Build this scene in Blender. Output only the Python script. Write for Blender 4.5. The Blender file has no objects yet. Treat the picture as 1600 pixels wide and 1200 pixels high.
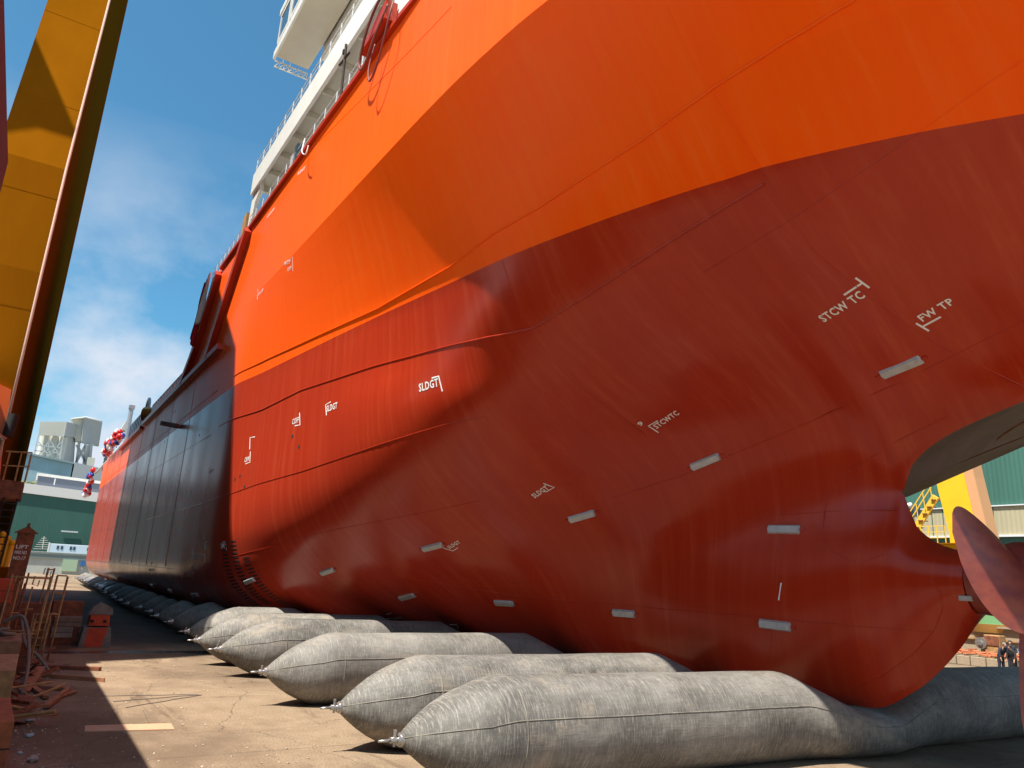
import bpy, bmesh, math, random
from mathutils import Vector, Matrix, Euler
from mathutils.bvhtree import BVHTree
random.seed(7)
S = bpy.context.scene
COL = S.collection
# ---------------------------------------------------------------- camera
cd = bpy.data.cameras.new('camera'); cam = bpy.data.objects.new('camera', cd); COL.objects.link(cam)
cd.sensor_width = 36.0; cd.lens = 1155.0/1600*36; cd.clip_start = 0.1; cd.clip_end = 5000
cam.matrix_world = Matrix(((0.54607, 0.18532, 0.81698, 0.0),
                           (0.83605, -0.18238, -0.51745, 0.0),
                           (0.05311, 0.96560, -0.25453, 3.8),
                           (0, 0, 0, 1)))
S.camera = cam
S.render.resolution_x = 1024; S.render.resolution_y = 768
# ---------------------------------------------------------------- sun and sky
TO_SUN = Vector((0.30, -1.0, 2.05)).normalized()
ld = bpy.data.lights.new('sun', 'SUN'); ld.energy = 5.0; ld.angle = math.radians(0.5); ld.color = (1.0, 0.93, 0.82)
sun = bpy.data.objects.new('sun', ld); COL.objects.link(sun)
sun.rotation_euler = TO_SUN.to_track_quat('Z', 'Y').to_euler(); sun.location = (0, -30, 60)
w = bpy.data.worlds.new('World'); S.world = w; w.use_nodes = True
nt = w.node_tree; N = nt.nodes; L = nt.links; N.clear()
out = N.new('ShaderNodeOutputWorld'); bg = N.new('ShaderNodeBackground'); bg.inputs[1].default_value = 0.074
sky = N.new('ShaderNodeTexSky'); sky.sky_type = 'NISHITA'; sky.sun_disc = False
sky.sun_elevation = math.asin(TO_SUN.z); sky.sun_rotation = math.atan2(TO_SUN.x, TO_SUN.y)
sky.air_density = 1.0; sky.dust_density = 1.0; sky.ozone_density = 2.5
tc = N.new('ShaderNodeTexCoord'); mp = N.new('ShaderNodeMapping'); mp.inputs['Scale'].default_value = (1, 1, 1.5)
nz = N.new('ShaderNodeTexNoise'); nz.inputs['Scale'].default_value = 3.4; nz.inputs['Detail'].default_value = 8; nz.inputs['Roughness'].default_value = 0.55
cr = N.new('ShaderNodeValToRGB'); cr.color_ramp.elements[0].position = 0.38; cr.color_ramp.elements[1].position = 0.62
sx = N.new('ShaderNodeSeparateXYZ'); mr = N.new('ShaderNodeMapRange')
mr.inputs['From Min'].default_value = 0.03; mr.inputs['From Max'].default_value = 0.50; mr.inputs['To Min'].default_value = 1.0; mr.inputs['To Max'].default_value = 0.0
ml = N.new('ShaderNodeMath'); ml.operation = 'MULTIPLY'; ml2 = N.new('ShaderNodeMath'); ml2.operation = 'MULTIPLY'; ml2.inputs[1].default_value = 2.2
ml2.use_clamp = True
mx = N.new('ShaderNodeMix'); mx.data_type = 'RGBA'; mx.inputs[7].default_value = (5.6, 6.1, 6.9, 1)
tint = N.new('ShaderNodeMix'); tint.data_type = 'RGBA'; tint.blend_type = 'MULTIPLY'; tint.inputs[0].default_value = 1.0; tint.inputs[7].default_value = (0.62, 1.20, 1.26, 1)
L.new(tc.outputs['Generated'], mp.inputs[0]); L.new(mp.outputs[0], nz.inputs['Vector']); L.new(nz.outputs[0], cr.inputs[0])
L.new(tc.outputs['Generated'], sx.inputs[0]); L.new(sx.outputs[2], mr.inputs[0])
L.new(cr.outputs[0], ml.inputs[0]); L.new(mr.outputs[0], ml.inputs[1]); L.new(ml.outputs[0], ml2.inputs[0])
L.new(sky.outputs[0], tint.inputs[6]); L.new(tint.outputs[2], mx.inputs[6]); L.new(ml2.outputs[0], mx.inputs[0])
L.new(mx.outputs[2], bg.inputs[0]); L.new(bg.outputs[0], out.inputs[0])
S.view_settings.view_transform = 'Standard'; S.view_settings.look = 'None'; S.view_settings.gamma = 1; S.view_settings.exposure = 0.85
try: S.view_settings.use_curve_mapping = False
except Exception: pass
S.cycles.max_bounces = 6

# ---------------------------------------------------------------- helpers
def tag(o, label=None, cat=None, group=None, kind=None):
    if label: o['label'] = label
    if cat: o['category'] = cat
    if group: o['group'] = group
    if kind: o['kind'] = kind
    return o
def empty(name, loc=(0, 0, 0), rz=0.0):
    o = bpy.data.objects.new(name, None); o.location = loc; o.rotation_euler = (0, 0, rz); o.empty_display_size = 0.2
    COL.objects.link(o); return o
def copy_tree(o, parent=None):
    c = o.copy(); COL.objects.link(c)
    if parent is not None: c.parent = parent
    for ch in list(o.children): copy_tree(ch, c)
    return c
class MB:
    """collects shapes, then becomes ONE mesh object"""
    def __init__(s): s.b = bmesh.new()
    def poly(s, pts):
        vs = [s.b.verts.new(p) for p in pts]
        return s.b.faces.new(vs)
    def box(s, c, d, rot=None, bevel=0.0):
        M = Matrix.Translation(c)
        if rot is not None: M = M @ (rot if isinstance(rot, Matrix) else Euler(rot).to_matrix().to_4x4())
        r = bmesh.ops.create_cube(s.b, size=1.0, matrix=M @ Matrix.Diagonal((d[0], d[1], d[2], 1)))
        if bevel > 0:
            es = list({e for v in r['verts'] for e in v.link_edges})
            bmesh.ops.bevel(s.b, geom=es, offset=bevel, segments=1, affect='EDGES')
        return s
    def bar(s, a, b, wx, wy=None, up=(0, 0, 1)):
        a = Vector(a); b = Vector(b); d = b-a; wy = wy or wx
        if d.length < 1e-6: return s
        z = d.normalized(); u = Vector(up)
        if abs(z.dot(u)) > 0.99: u = Vector((1, 0, 0))
        x = u.cross(z).normalized(); y = z.cross(x)
        M = Matrix((x, y, z)).transposed().to_4x4(); M.translation = (a+b)/2
        bmesh.ops.create_cube(s.b, size=1.0, matrix=M @ Matrix.Diagonal((wx, wy, d.length, 1))); return s
    def tube(s, pts, r, n=8, caps=True):
        pts = [Vector(p) for p in pts]; rings = []; m = len(pts)
        rr = r if isinstance(r, (list, tuple)) else [r]*m
        prev = None
        for i, p in enumerate(pts):
            d = (pts[min(i+1, m-1)]-pts[max(i-1, 0)]).normalized()
            if prev is None:
                u = Vector((0, 0, 1)) if abs(d.z) < 0.9 else Vector((1, 0, 0))
                x = u.cross(d).normalized()
            else:
                x = (prev-d*prev.dot(d)).normalized()
            prev = x; y = d.cross(x)
            rings.append([s.b.verts.new(p+(x*math.cos(2*math.pi*k/n)+y*math.sin(2*math.pi*k/n))*rr[i]) for k in range(n)])
        for i in range(m-1):
            for k in range(n):
                s.b.faces.new((rings[i][k], rings[i][(k+1) % n], rings[i+1][(k+1) % n], rings[i+1][k]))
        if caps:
            s.b.faces.new(rings[0][::-1]); s.b.faces.new(rings[-1])
        return s
    def prism(s, pts, vec):
        """extrude planar polygon pts along vec"""
        v = Vector(vec); a = [s.b.verts.new(Vector(p)) for p in pts]; b = [s.b.verts.new(Vector(p)+v) for p in pts]
        n = len(pts); s.b.faces.new(a); s.b.faces.new(b[::-1])
        for i in range(n): s.b.faces.new((a[i], b[i], b[(i+1) % n], a[(i+1) % n]))
        return s
    def ico(s, c, r, sub=1, scale=(1, 1, 1), jit=0.0):
        q = bmesh.ops.create_icosphere(s.b, subdivisions=sub, radius=1.0, matrix=Matrix.Translation(c) @ Matrix.Diagonal((r*scale[0], r*scale[1], r*scale[2], 1)))
        if jit:
            for v in q['verts']: v.co += Vector((random.uniform(-1, 1), random.uniform(-1, 1), random.uniform(-1, 1)))*jit*r
        return s
    def build(s, name, mat, parent=None, smooth=False, auto=None):
        bmesh.ops.recalc_face_normals(s.b, faces=s.b.faces)
        me = bpy.data.meshes.new(name); s.b.to_mesh(me); s.b.free(); me.materials.append(mat)
        if smooth:
            for p in me.polygons: p.use_smooth = True
            if auto: me.set_sharp_from_angle(angle=math.radians(auto))
        o = bpy.data.objects.new(name, me); COL.objects.link(o)
        if parent is not None: o.parent = parent
        return o

def mat(name, col, rough=0.6, metal=0.0, var=0.0, vscale=1.0, bump=0.0, bscale=20.0, col2=None, spec=0.5, stretch=(1, 1, 1), coat=0.0, detail=6):
    m = bpy.data.materials.new(name); m.use_nodes = True; t = m.node_tree; b = t.nodes['Principled BSDF']
    b.inputs['Base Color'].default_value = (*col, 1); b.inputs['Roughness'].default_value = rough; b.inputs['Metallic'].default_value = metal
    b.inputs['Specular IOR Level'].default_value = spec; b.inputs['Coat Weight'].default_value = coat; b.inputs['Coat Roughness'].default_value = 0.12
    if var > 0 or bump > 0:
        c = t.nodes.new('ShaderNodeTexCoord'); mp = t.nodes.new('ShaderNodeMapping'); mp.inputs['Scale'].default_value = stretch
        t.links.new(c.outputs['Object'], mp.inputs[0])
    if var > 0:
        n = t.nodes.new('ShaderNodeTexNoise'); n.inputs['Scale'].default_value = vscale; n.inputs['Detail'].default_value = detail; n.inputs['Roughness'].default_value = 0.62
        t.links.new(mp.outputs[0], n.inputs['Vector'])
        r = t.nodes.new('ShaderNodeValToRGB'); r.color_ramp.elements[0].position = 0.33; r.color_ramp.elements[1].position = 0.68
        c2 = col2 if col2 else tuple(x*(1-var) for x in col)
        r.color_ramp.elements[0].color = (*c2, 1); r.color_ramp.elements[1].color = (*col, 1)
        t.links.new(n.outputs[0], r.inputs[0]); t.links.new(r.outputs[0], b.inputs['Base Color'])
    if bump > 0:
        n2 = t.nodes.new('ShaderNodeTexNoise'); n2.inputs['Scale'].default_value = bscale; n2.inputs['Detail'].default_value = 4
        t.links.new(mp.outputs[0], n2.inputs['Vector']); bp = t.nodes.new('ShaderNodeBump'); bp.inputs['Strength'].default_value = bump; bp.inputs['Distance'].default_value = 0.05
        t.links.new(n2.outputs[0], bp.inputs['Height']); t.links.new(bp.outputs[0], b.inputs['Normal'])
    return m
class G:
    """tiny node-graph helper"""
    def __init__(s, m): s.t = m.node_tree; s.b = s.t.nodes['Principled BSDF']; s.o = s.n('ShaderNodeTexCoord').outputs['Object']
    def n(s, ty, **kw):
        x = s.t.nodes.new(ty)
        for k, v in kw.items(): setattr(x, k, v)
        return x
    def l(s, a, b): s.t.links.new(a, b)
    def noise(s, scale, stretch=(1, 1, 1), detail=5, rough=0.6, dist=0.0):
        mp = s.n('ShaderNodeMapping'); mp.inputs['Scale'].default_value = stretch; s.l(s.o, mp.inputs[0])
        x = s.n('ShaderNodeTexNoise'); x.inputs['Scale'].default_value = scale; x.inputs['Detail'].default_value = detail; x.inputs['Roughness'].default_value = rough; x.inputs['Distortion'].default_value = dist
        s.l(mp.outputs[0], x.inputs['Vector']); return x.outputs[0]
    def ramp(s, v, p0, p1, c0=(0, 0, 0), c1=(1, 1, 1)):
        r = s.n('ShaderNodeValToRGB'); e = r.color_ramp.elements; e[0].position = p0; e[1].position = p1; e[0].color = (*c0, 1); e[1].color = (*c1, 1)
        s.l(v, r.inputs[0]); return r.outputs[0]
    def mix(s, f, a, b, blend='MIX'):
        x = s.n('ShaderNodeMix', data_type='RGBA', blend_type=blend)
        for sock, v in ((x.inputs[0], f), (x.inputs[6], a), (x.inputs[7], b)):
            if isinstance(v, (int, float)): sock.default_value = v
            elif isinstance(v, tuple): sock.default_value = (*v, 1)
            else: s.l(v, sock)
        return x.outputs[2]
    def math(s, op, a, b=0.0, clamp=False):
        x = s.n('ShaderNodeMath', operation=op); x.use_clamp = clamp
        for i, v in ((0, a), (1, b)):
            if isinstance(v, (int, float)): x.inputs[i].default_value = v
            else: s.l(v, x.inputs[i])
        return x.outputs[0]
    def bump(s, h, strength, dist, prev=None):
        x = s.n('ShaderNodeBump'); x.inputs['Strength'].default_value = strength; x.inputs['Distance'].default_value = dist
        s.l(h, x.inputs['Height'])
        if prev is not None: s.l(prev, x.inputs['Normal'])
        return x.outputs[0]

# ---------------------------------------------------------------- materials
M = {}
def hull_paint():
    m = bpy.data.materials.new('hull_paint'); m.use_nodes = True; g = G(m); b = g.b
    xyz = g.n('ShaderNodeSeparateXYZ'); g.l(g.o, xyz.inputs[0])
    above = g.math('GREATER_THAN', xyz.outputs[2], 12.87)
    stre = g.noise(1.0, (3.6, 0.5, 0.14), 5, 0.65)          # vertical brush and rain streaks
    patch = g.noise(0.18, (1, 1, 1), 2)
    panel = g.n('ShaderNodeTexBrick'); mp = g.n('ShaderNodeMapping'); mp.inputs['Rotation'].default_value = (math.radians(90), 0, 0); g.l(g.o, mp.inputs[0]); g.l(mp.outputs[0], panel.inputs['Vector'])
    panel.inputs['Scale'].default_value = 1.0; panel.inputs['Brick Width'].default_value = 6.0; panel.inputs['Row Height'].default_value = 2.1; panel.inputs['Mortar Size'].default_value = 0.0
    panel.inputs['Color1'].default_value = (1, 1, 1, 1); panel.inputs['Color2'].default_value = (0.86, 0.86, 0.86, 1)
    orange = g.mix(g.ramp(stre, 0.35, 0.7), (1.0, 0.092, 0.0002), (1.0, 0.112, 0.0005))
    oxide = g.mix(g.ramp(stre, 0.4, 0.75), (0.40, 0.025, 0.006), (0.46, 0.042, 0.010))
    oxide = g.mix(g.math('MULTIPLY', g.ramp(patch, 0.35, 0.7), 0.5), oxide, (0.35, 0.022, 0.007))
    c = g.mix(above, oxide, orange)
    c = g.mix(0.28, c, panel.outputs[0], 'MULTIPLY')
    # thin pale dust film and runs on the forward part
    dust = g.math('MULTIPLY', g.ramp(stre, 0.55, 0.85), 0.05)
    c = g.mix(dust, c, (0.55, 0.36, 0.26))
    g.l(c, b.inputs['Base Color'])
    r = g.ramp(g.noise(0.3, (1, 1, 0.6), 1), 0.3, 0.7, (0.20,)*3, (0.28,)*3); g.l(g.math('ADD', r, g.math('MULTIPLY', above, 0.14)), b.inputs['Roughness'])
    b.inputs['Sheen Weight'].default_value = 0.025; b.inputs['Sheen Roughness'].default_value = 0.5; b.inputs['Sheen Tint'].default_value = (1, 0.75, 0.6, 1)
    g.l(g.math('SUBTRACT', 0.34, g.math('MULTIPLY', above, 0.22)), b.inputs['Specular IOR Level'])
    n1 = g.bump(g.noise(0.4, (1, 1, 0.7), 1), 0.12, 0.06)
    n2 = g.bump(g.noise(1.6, (1, 1, 0.6), 1), 0.10, 0.012, n1)
    fr = g.math('MULTIPLY', g.math('SINE', g.math('MULTIPLY', xyz.outputs[0], 8.4)), g.noise(0.5, (1, 1, 1), 1))
    n3 = g.bump(fr, 0.10, 0.010, n2)
    n4 = g.bump(g.noise(1.0, (9.0, 9.0, 0.25), 4), 0.05, 0.006, n3)
    g.l(n4, b.inputs['Normal'])
    return m
M['hull'] = hull_paint()
def concrete(name, a, b2, dark, cracks=True):
    m = bpy.data.materials.new(name); m.use_nodes = True; g = G(m); b = g.b
    big = g.noise(0.12, (1, 1, 1), 6, 0.65); mid = g.noise(1.1, (1, 1, 1), 8, 0.7); fine = g.noise(22.0, (1, 1, 1), 6, 0.75)
    c = g.mix(g.ramp(mid, 0.35, 0.68), a, b2)
    c = g.mix(g.math('MULTIPLY', g.ramp(big, 0.46, 0.60), 0.65), c, dark)
    st = g.noise(0.55, (0.35, 1.6, 1), 7, 0.7, 0.6)
    c = g.mix(g.math('MULTIPLY', g.ramp(st, 0.56, 0.66), 0.75), c, dark)
    c = g.mix(g.math('MULTIPLY', g.ramp(fine, 0.42, 0.60), 0.55), c, tuple(x*0.35 for x in a))
    sp = g.n('ShaderNodeTexVoronoi'); sp.inputs['Scale'].default_value = 9.0; g.l(g.o, sp.inputs['Vector'])
    c = g.mix(g.math('MULTIPLY', g.math('LESS_THAN', sp.outputs[0], 0.06), 0.4), c, (0.5, 0.44, 0.36))
    h = fine
    if cracks:
        # wandering thin cracks: distorted cell borders
        dn = g.n('ShaderNodeTexNoise'); dn.inputs['Scale'].default_value = 1.4; dn.inputs['Detail'].default_value = 6; g.l(g.o, dn.inputs['Vector'])
        va = g.n('ShaderNodeVectorMath', operation='MULTIPLY_ADD'); va.inputs[1].default_value = (0.9, 0.9, 0); g.l(dn.outputs[1], va.inputs[0]); g.l(g.o, va.inputs[2])
        v = g.n('ShaderNodeTexVoronoi', feature='DISTANCE_TO_EDGE'); v.inputs['Scale'].default_value = 0.16; g.l(va.outputs[0], v.inputs['Vector'])
        ck = g.math('LESS_THAN', v.outputs[0], 0.0016)
        c = g.mix(g.math('MULTIPLY', ck, 0.6), c, (0.05, 0.04, 0.03))
        # construction joints of the slab every 7 m
        xyz = g.n('ShaderNodeSeparateXYZ'); g.l(g.o, xyz.inputs[0])
        j = g.math('PINGPONG', g.math('ADD', xyz.outputs[0], 3.1), 3.5); jj = g.math('LESS_THAN', g.math('ADD', j, g.math('MULTIPLY', mid, 0.03)), 0.03)
        c = g.mix(g.math('MULTIPLY', jj, 0.7), c, (0.07, 0.05, 0.04))
    rgh = 0.9
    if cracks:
        # wet dark concrete colour that also deepens the cast shade, with a puddled front edge
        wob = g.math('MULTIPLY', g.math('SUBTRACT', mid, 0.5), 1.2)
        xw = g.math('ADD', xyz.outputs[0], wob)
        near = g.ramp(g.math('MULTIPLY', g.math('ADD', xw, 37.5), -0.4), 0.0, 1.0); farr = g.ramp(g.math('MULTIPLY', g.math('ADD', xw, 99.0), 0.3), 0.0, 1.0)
        wet_shade = g.math('MULTIPLY', near, farr)
        c = g.mix(g.math('MULTIPLY', wet_shade, 0.68), c, (0.05, 0.042, 0.04))
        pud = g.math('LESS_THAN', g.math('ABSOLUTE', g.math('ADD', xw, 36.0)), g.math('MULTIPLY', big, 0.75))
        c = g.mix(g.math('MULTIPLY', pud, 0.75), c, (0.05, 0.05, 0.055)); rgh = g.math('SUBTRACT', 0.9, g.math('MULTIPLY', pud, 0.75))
        g.l(rgh, b.inputs['Roughness'])
    else: b.inputs['Roughness'].default_value = 0.9
    g.l(c, b.inputs['Base Color']); b.inputs['Specular IOR Level'].default_value = 0.25
    n1 = g.bump(mid, 0.5, 0.04); g.l(g.bump(fine, 0.6, 0.015, n1), b.inputs['Normal'])
    return m
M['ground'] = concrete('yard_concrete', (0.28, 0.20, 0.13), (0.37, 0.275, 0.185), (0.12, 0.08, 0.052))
M['wall_concrete'] = concrete('wall_concrete', (0.40, 0.32, 0.22), (0.48, 0.40, 0.29), (0.35, 0.27, 0.2), False)
def rubber():
    m = bpy.data.materials.new('airbag_rubber'); m.use_nodes = True; g = G(m); b = g.b
    cord = g.noise(6.0, (0.6, 7.0, 0.6), 6, 0.75); cord2 = g.noise(5.0, (5.0, 0.35, 5.0), 6, 0.75); blot = g.noise(0.9, (1, 0.5, 1), 6, 0.7); sand = g.noise(0.7, (1.2, 0.6, 1.2), 7, 0.75, 0.5)
    oi = g.n('ShaderNodeObjectInfo')
    c = g.mix(g.ramp(blot, 0.38, 0.62), (0.052, 0.049, 0.045), (0.19, 0.18, 0.163))
    c = g.mix(g.math('MULTIPLY', g.ramp(cord, 0.50, 0.64), 0.6), c, (0.42, 0.39, 0.35))
    c = g.mix(g.math('MULTIPLY', g.ramp(cord2, 0.52, 0.64), 0.55), c, (0.085, 0.075, 0.065))
    c = g.mix(g.math('MULTIPLY', g.ramp(sand, 0.54, 0.66), 0.45), c, (0.40, 0.32, 0.23))
    c = g.mix(g.math('MULTIPLY', oi.outputs['Random'], 0.25), c, (0.42, 0.40, 0.36))
    g.l(c, b.inputs['Base Color']); b.inputs['Roughness'].default_value = 0.72; b.inputs['Specular IOR Level'].default_value = 0.35
    n1 = g.bump(cord, 0.3, 0.02); n2 = g.bump(cord2, 0.3, 0.02, n1); g.l(g.bump(g.noise(0.8, (1, 1, 1), 3), 0.5, 0.12, n2), b.inputs['Normal'])
    return m
M['rubber'] = rubber()
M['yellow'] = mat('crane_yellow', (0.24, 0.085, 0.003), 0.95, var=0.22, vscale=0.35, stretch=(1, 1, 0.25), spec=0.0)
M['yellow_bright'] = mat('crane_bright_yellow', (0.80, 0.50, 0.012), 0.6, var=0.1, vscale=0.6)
M['yellow_rail'] = mat('rail_yellow', (0.80, 0.50, 0.05), 0.5)
M['white'] = mat('white_paint', (0.82, 0.80, 0.74), 0.35, var=0.08, vscale=0.8)
M['cream'] = mat('cream_paint', (0.62, 0.57, 0.47), 0.45, var=0.1, vscale=0.7)
M['pale'] = mat('pale_steel', (0.62, 0.64, 0.66), 0.5)
M['glass'] = mat('dark_glass', (0.05, 0.09, 0.12), 0.08)
M['trim_red'] = mat('dark_red_paint', (0.45, 0.035, 0.008), 0.4, var=0.15, vscale=0.8)
M['orange'] = mat('orange_paint', (0.80, 0.13, 0.01), 0.4, var=0.15, vscale=0.6)
M['zinc'] = mat('zinc', (0.55, 0.56, 0.56), 0.5, metal=0.35, var=0.25, vscale=6)
M['mark'] = mat('marking_white', (0.80, 0.78, 0.74), 0.5)
M['black'] = mat('black_hole', (0.015, 0.012, 0.012), 0.8)
M['steel'] = mat('galvanised_steel', (0.55, 0.55, 0.54), 0.38, metal=0.8, var=0.3, vscale=14)
M['rust'] = mat('rusty_steel', (0.30, 0.10, 0.045), 0.85, var=0.6, vscale=5, bump=0.4, bscale=30, col2=(0.12, 0.045, 0.025))
M['rust_tan'] = mat('tan_rust_pipe', (0.50, 0.27, 0.11), 0.75, var=0.5, vscale=4)
M['prop'] = mat('propeller_metal', (0.34, 0.075, 0.038), 0.42, metal=0.2, var=0.7, vscale=1.3, bump=0.15, bscale=2.5, col2=(0.20, 0.035, 0.035), stretch=(1, 1.0, 3.0), detail=10)
M['green_sheet'] = None
def corrugated(name, col, per=0.3, axis=0, var=0.15, depth=0.04):
    m = bpy.data.materials.new(name); m.use_nodes = True; g = G(m); b = g.b
    xyz = g.n('ShaderNodeSeparateXYZ'); g.l(g.o, xyz.inputs[0])
    p = g.math('PINGPONG', xyz.outputs[axis], per/2)
    n = g.noise(0.25, (1, 1, 0.2), 5)
    c = g.mix(g.ramp(n, 0.3, 0.7), tuple(x*(1-var) for x in col), col); g.l(c, b.inputs['Base Color']); b.inputs['Roughness'].default_value = 0.55
    g.l(g.bump(g.math('DIVIDE', p, per/2), 0.9, depth), b.inputs['Normal']); return m
M['green'] = corrugated('green_sheeting', (0.035, 0.125, 0.095), 0.6, 1, 0.15, 0.01)
M['green_right'] = corrugated('green_sheeting_right', (0.055, 0.17, 0.13), 0.45, 0, 0.3)
M['cream_right'] = corrugated('cream_sheeting', (0.45, 0.40, 0.26), 0.45, 0)
# ---------------------------------------------------------------- hull form
CL = 18.8          # centreline of the ship (world Y)
# stations aft of the parallel midbody: X -> upper rows (deck .. waist), lower rows (waist .. keel)
ST = [
 (-46.0, [(7.9,22.8),(7.9,17.35),(7.9,12.87),(7.9,11.0),(7.9,9.6),(7.9,8.4),(7.9,7.2),(7.9,6.0),(7.9,5.0),(7.9,4.2)],
         [(7.9,4.2),(7.92,3.4),(8.05,2.7),(8.45,1.95),(9.3,1.35),(10.6,1.08),(14.0,1.05),(18.8,1.05)]),
 (-40.0, [(7.9,22.8),(7.9,17.35),(7.95,12.87),(7.95,11.0),(7.95,9.6),(7.95,8.4),(7.96,7.2),(7.97,6.0),(8.0,5.0),(8.1,4.2)],
         [(8.1,4.2),(8.25,3.5),(8.55,2.8),(9.1,2.15),(10.1,1.55),(11.6,1.15),(14.8,1.05),(18.8,1.05)]),
 (-36.0, [(7.9,22.8),(7.9,17.35),(8.38,12.87),(8.4,11.0),(8.4,9.7),(8.38,8.5),(8.38,7.3),(8.4,6.2),(8.52,5.2),(8.8,4.35)],
         [(8.8,4.35),(9.1,3.7),(9.6,3.05),(10.4,2.4),(11.6,1.8),(13.3,1.3),(15.8,1.08),(18.8,1.05)]),
 (-30.0, [(7.9,22.8),(7.9,17.35),(8.95,12.87),(9.0,11.0),(9.05,9.8),(9.1,8.7),(9.17,7.6),(9.35,6.5),(9.8,5.5),(10.6,4.6)],
         [(10.6,4.6),(11.4,3.95),(12.4,3.3),(13.5,2.7),(14.7,2.1),(15.9,1.6),(17.3,1.15),(18.8,1.05)]),
 (-24.0, [(7.9,22.8),(7.9,17.35),(9.56,12.87),(9.74,11.0),(9.75,9.9),(9.87,8.9),(10.15,7.9),(10.75,6.9),(11.8,5.9),(13.1,5.0)],
         [(13.1,5.0),(14.0,4.35),(14.9,3.7),(15.7,3.0),(16.4,2.35),(17.1,1.75),(17.9,1.2),(18.8,1.05)]),
 (-20.0, [(7.9,22.8),(7.9,17.35),(10.03,12.87),(10.41,11.3),(10.70,10.2),(11.05,9.2),(11.85,8.3),(13.1,7.35),(14.6,6.4),(15.7,5.4)],
         [(15.7,5.4),(16.3,4.7),(16.7,3.95),(17.0,3.2),(17.3,2.5),(17.6,1.8),(18.1,1.2),(18.8,1.05)]),
 (-17.2, [(7.93,22.8),(7.93,17.35),(10.35,12.87),(10.92,11.55),(11.65,10.65),(12.75,9.75),(14.2,8.95),(15.7,8.2),(16.85,7.2),(17.45,6.1)],
         [(17.45,6.1),(17.6,5.2),(17.62,4.4),(17.6,3.5),(17.65,2.6),(17.8,1.8),(18.2,1.2),(18.8,1.05)]),
 (-13.9, [(8.1,22.8),(8.1,17.35),(10.98,12.87),(11.95,11.75),(13.1,10.9),(14.6,10.1),(16.0,9.4),(17.2,8.6),(17.95,7.6),(18.2,6.5)],
         [(18.2,6.5),(18.2,5.6),(18.0,4.7),(17.9,3.8),(17.95,2.8),(18.05,1.9),(18.35,1.25),(18.8,1.06)]),
 (-11.8, [(8.35,22.8),(8.35,17.35),(11.5,12.87),(12.9,11.8),(14.1,11.0),(15.4,10.3),(16.7,9.5),(17.8,8.6),(18.35,7.7),(18.5,6.6)],
         [(18.5,6.6),(18.4,5.7),(18.12,4.9),(18.05,4.1),(18.15,3.1),(18.35,2.2),(18.6,1.45),(18.8,1.13)]),
 (-10.62,[(8.5,22.8),(8.5,17.35),(11.85,12.87),(13.3,11.75),(14.6,10.9),(15.9,10.1),(17.1,9.2),(18.05,8.25),(18.6,7.35),(18.8,6.5)],
         [(18.8,6.5),(18.55,5.7),(18.16,4.95),(18.08,4.25),(18.22,3.4),(18.42,2.7),(18.65,2.05),(18.8,1.73)]),
 (-10.3, [(8.58,22.8),(8.58,17.35),(11.96,12.87),(13.4,11.72),(14.75,10.85),(16.05,10.05),(17.2,9.2),(18.1,8.3),(18.62,7.6),(18.8,7.15)],
         [(18.8,5.6),(18.56,5.3),(18.18,4.85),(18.08,4.25),(18.2,3.6),(18.4,2.95),(18.65,2.35),(18.8,1.98)]),
 (-9.45, [(8.75,22.8),(8.75,17.35),(12.2,12.87),(13.8,11.6),(15.2,10.7),(16.4,9.9),(17.5,9.05),(18.2,8.4),(18.65,8.0),(18.8,7.77)],
         [(18.8,5.06),(18.48,4.97),(18.18,4.72),(18.08,4.3),(18.16,3.88),(18.36,3.5),(18.6,3.1),(18.8,2.87)]),
 (-8.98, [(8.85,22.8),(8.85,17.35),(12.4,12.87),(14.0,11.58),(15.35,10.68),(16.5,9.9),(17.55,9.12),(18.25,8.55),(18.66,8.15),(18.8,7.96)],
         [(18.8,5.0),(18.46,4.92),(18.2,4.68),(18.1,4.3),(18.18,3.95),(18.38,3.7),(18.6,3.58),(18.8,3.55)]),
 (-7.0,  [(9.3,22.8),(9.3,17.35),(13.4,12.87),(14.9,11.5),(16.0,10.6),(17.0,9.9),(17.8,9.3),(18.4,8.95),(18.7,8.7),(18.8,8.55)], None),
 (-4.0,  [(10.2,22.8),(10.2,17.35),(15.2,12.87),(16.3,11.6),(17.0,10.8),(17.6,10.3),(18.1,9.95),(18.5,9.7),(18.7,9.5),(18.8,9.4)], None),
 (0.0,   [(11.5,22.8),(11.5,17.5),(16.9,13.0),(17.5,12.1),(17.9,11.5),(18.2,11.1),(18.4,10.8),(18.6,10.6),(18.7,10.5),(18.8,10.4)], None),
 (5.0,   [(14.0,22.8),(14.0,18.2),(18.0,14.0),(18.2,13.3),(18.4,12.9),(18.5,12.5),(18.6,12.3),(18.7,12.1),(18.75,11.9),(18.8,11.7)], None),
]
def _pchip(xs, ys, x):
    n = len(xs)
    if x <= xs[0]: return ys[0]
    if x >= xs[-1]: return ys[-1]
    i = 0
    while x > xs[i+1]: i += 1
    def sl(k):
        if k < 0 or k >= n-1: return None
        return (ys[k+1]-ys[k])/(xs[k+1]-xs[k])
    def tan_(k):
        a, b = sl(k-1), sl(k)
        if a is None: return b
        if b is None: return a
        h0, h1 = xs[k]-xs[k-1], xs[k+1]-xs[k]
        if a*b <= 0: return 0.0
        w1, w2 = 2*h1+h0, h1+2*h0
        return (w1+w2)/(w1/a+w2/b)
    h = xs[i+1]-xs[i]; t = (x-xs[i])/h
    m0, m1 = tan_(i)*h, tan_(i+1)*h
    return (2*t**3-3*t*t+1)*ys[i]+(t**3-2*t*t+t)*m0+(-2*t**3+3*t*t)*ys[i+1]+(t**3-t*t)*m1
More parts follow.
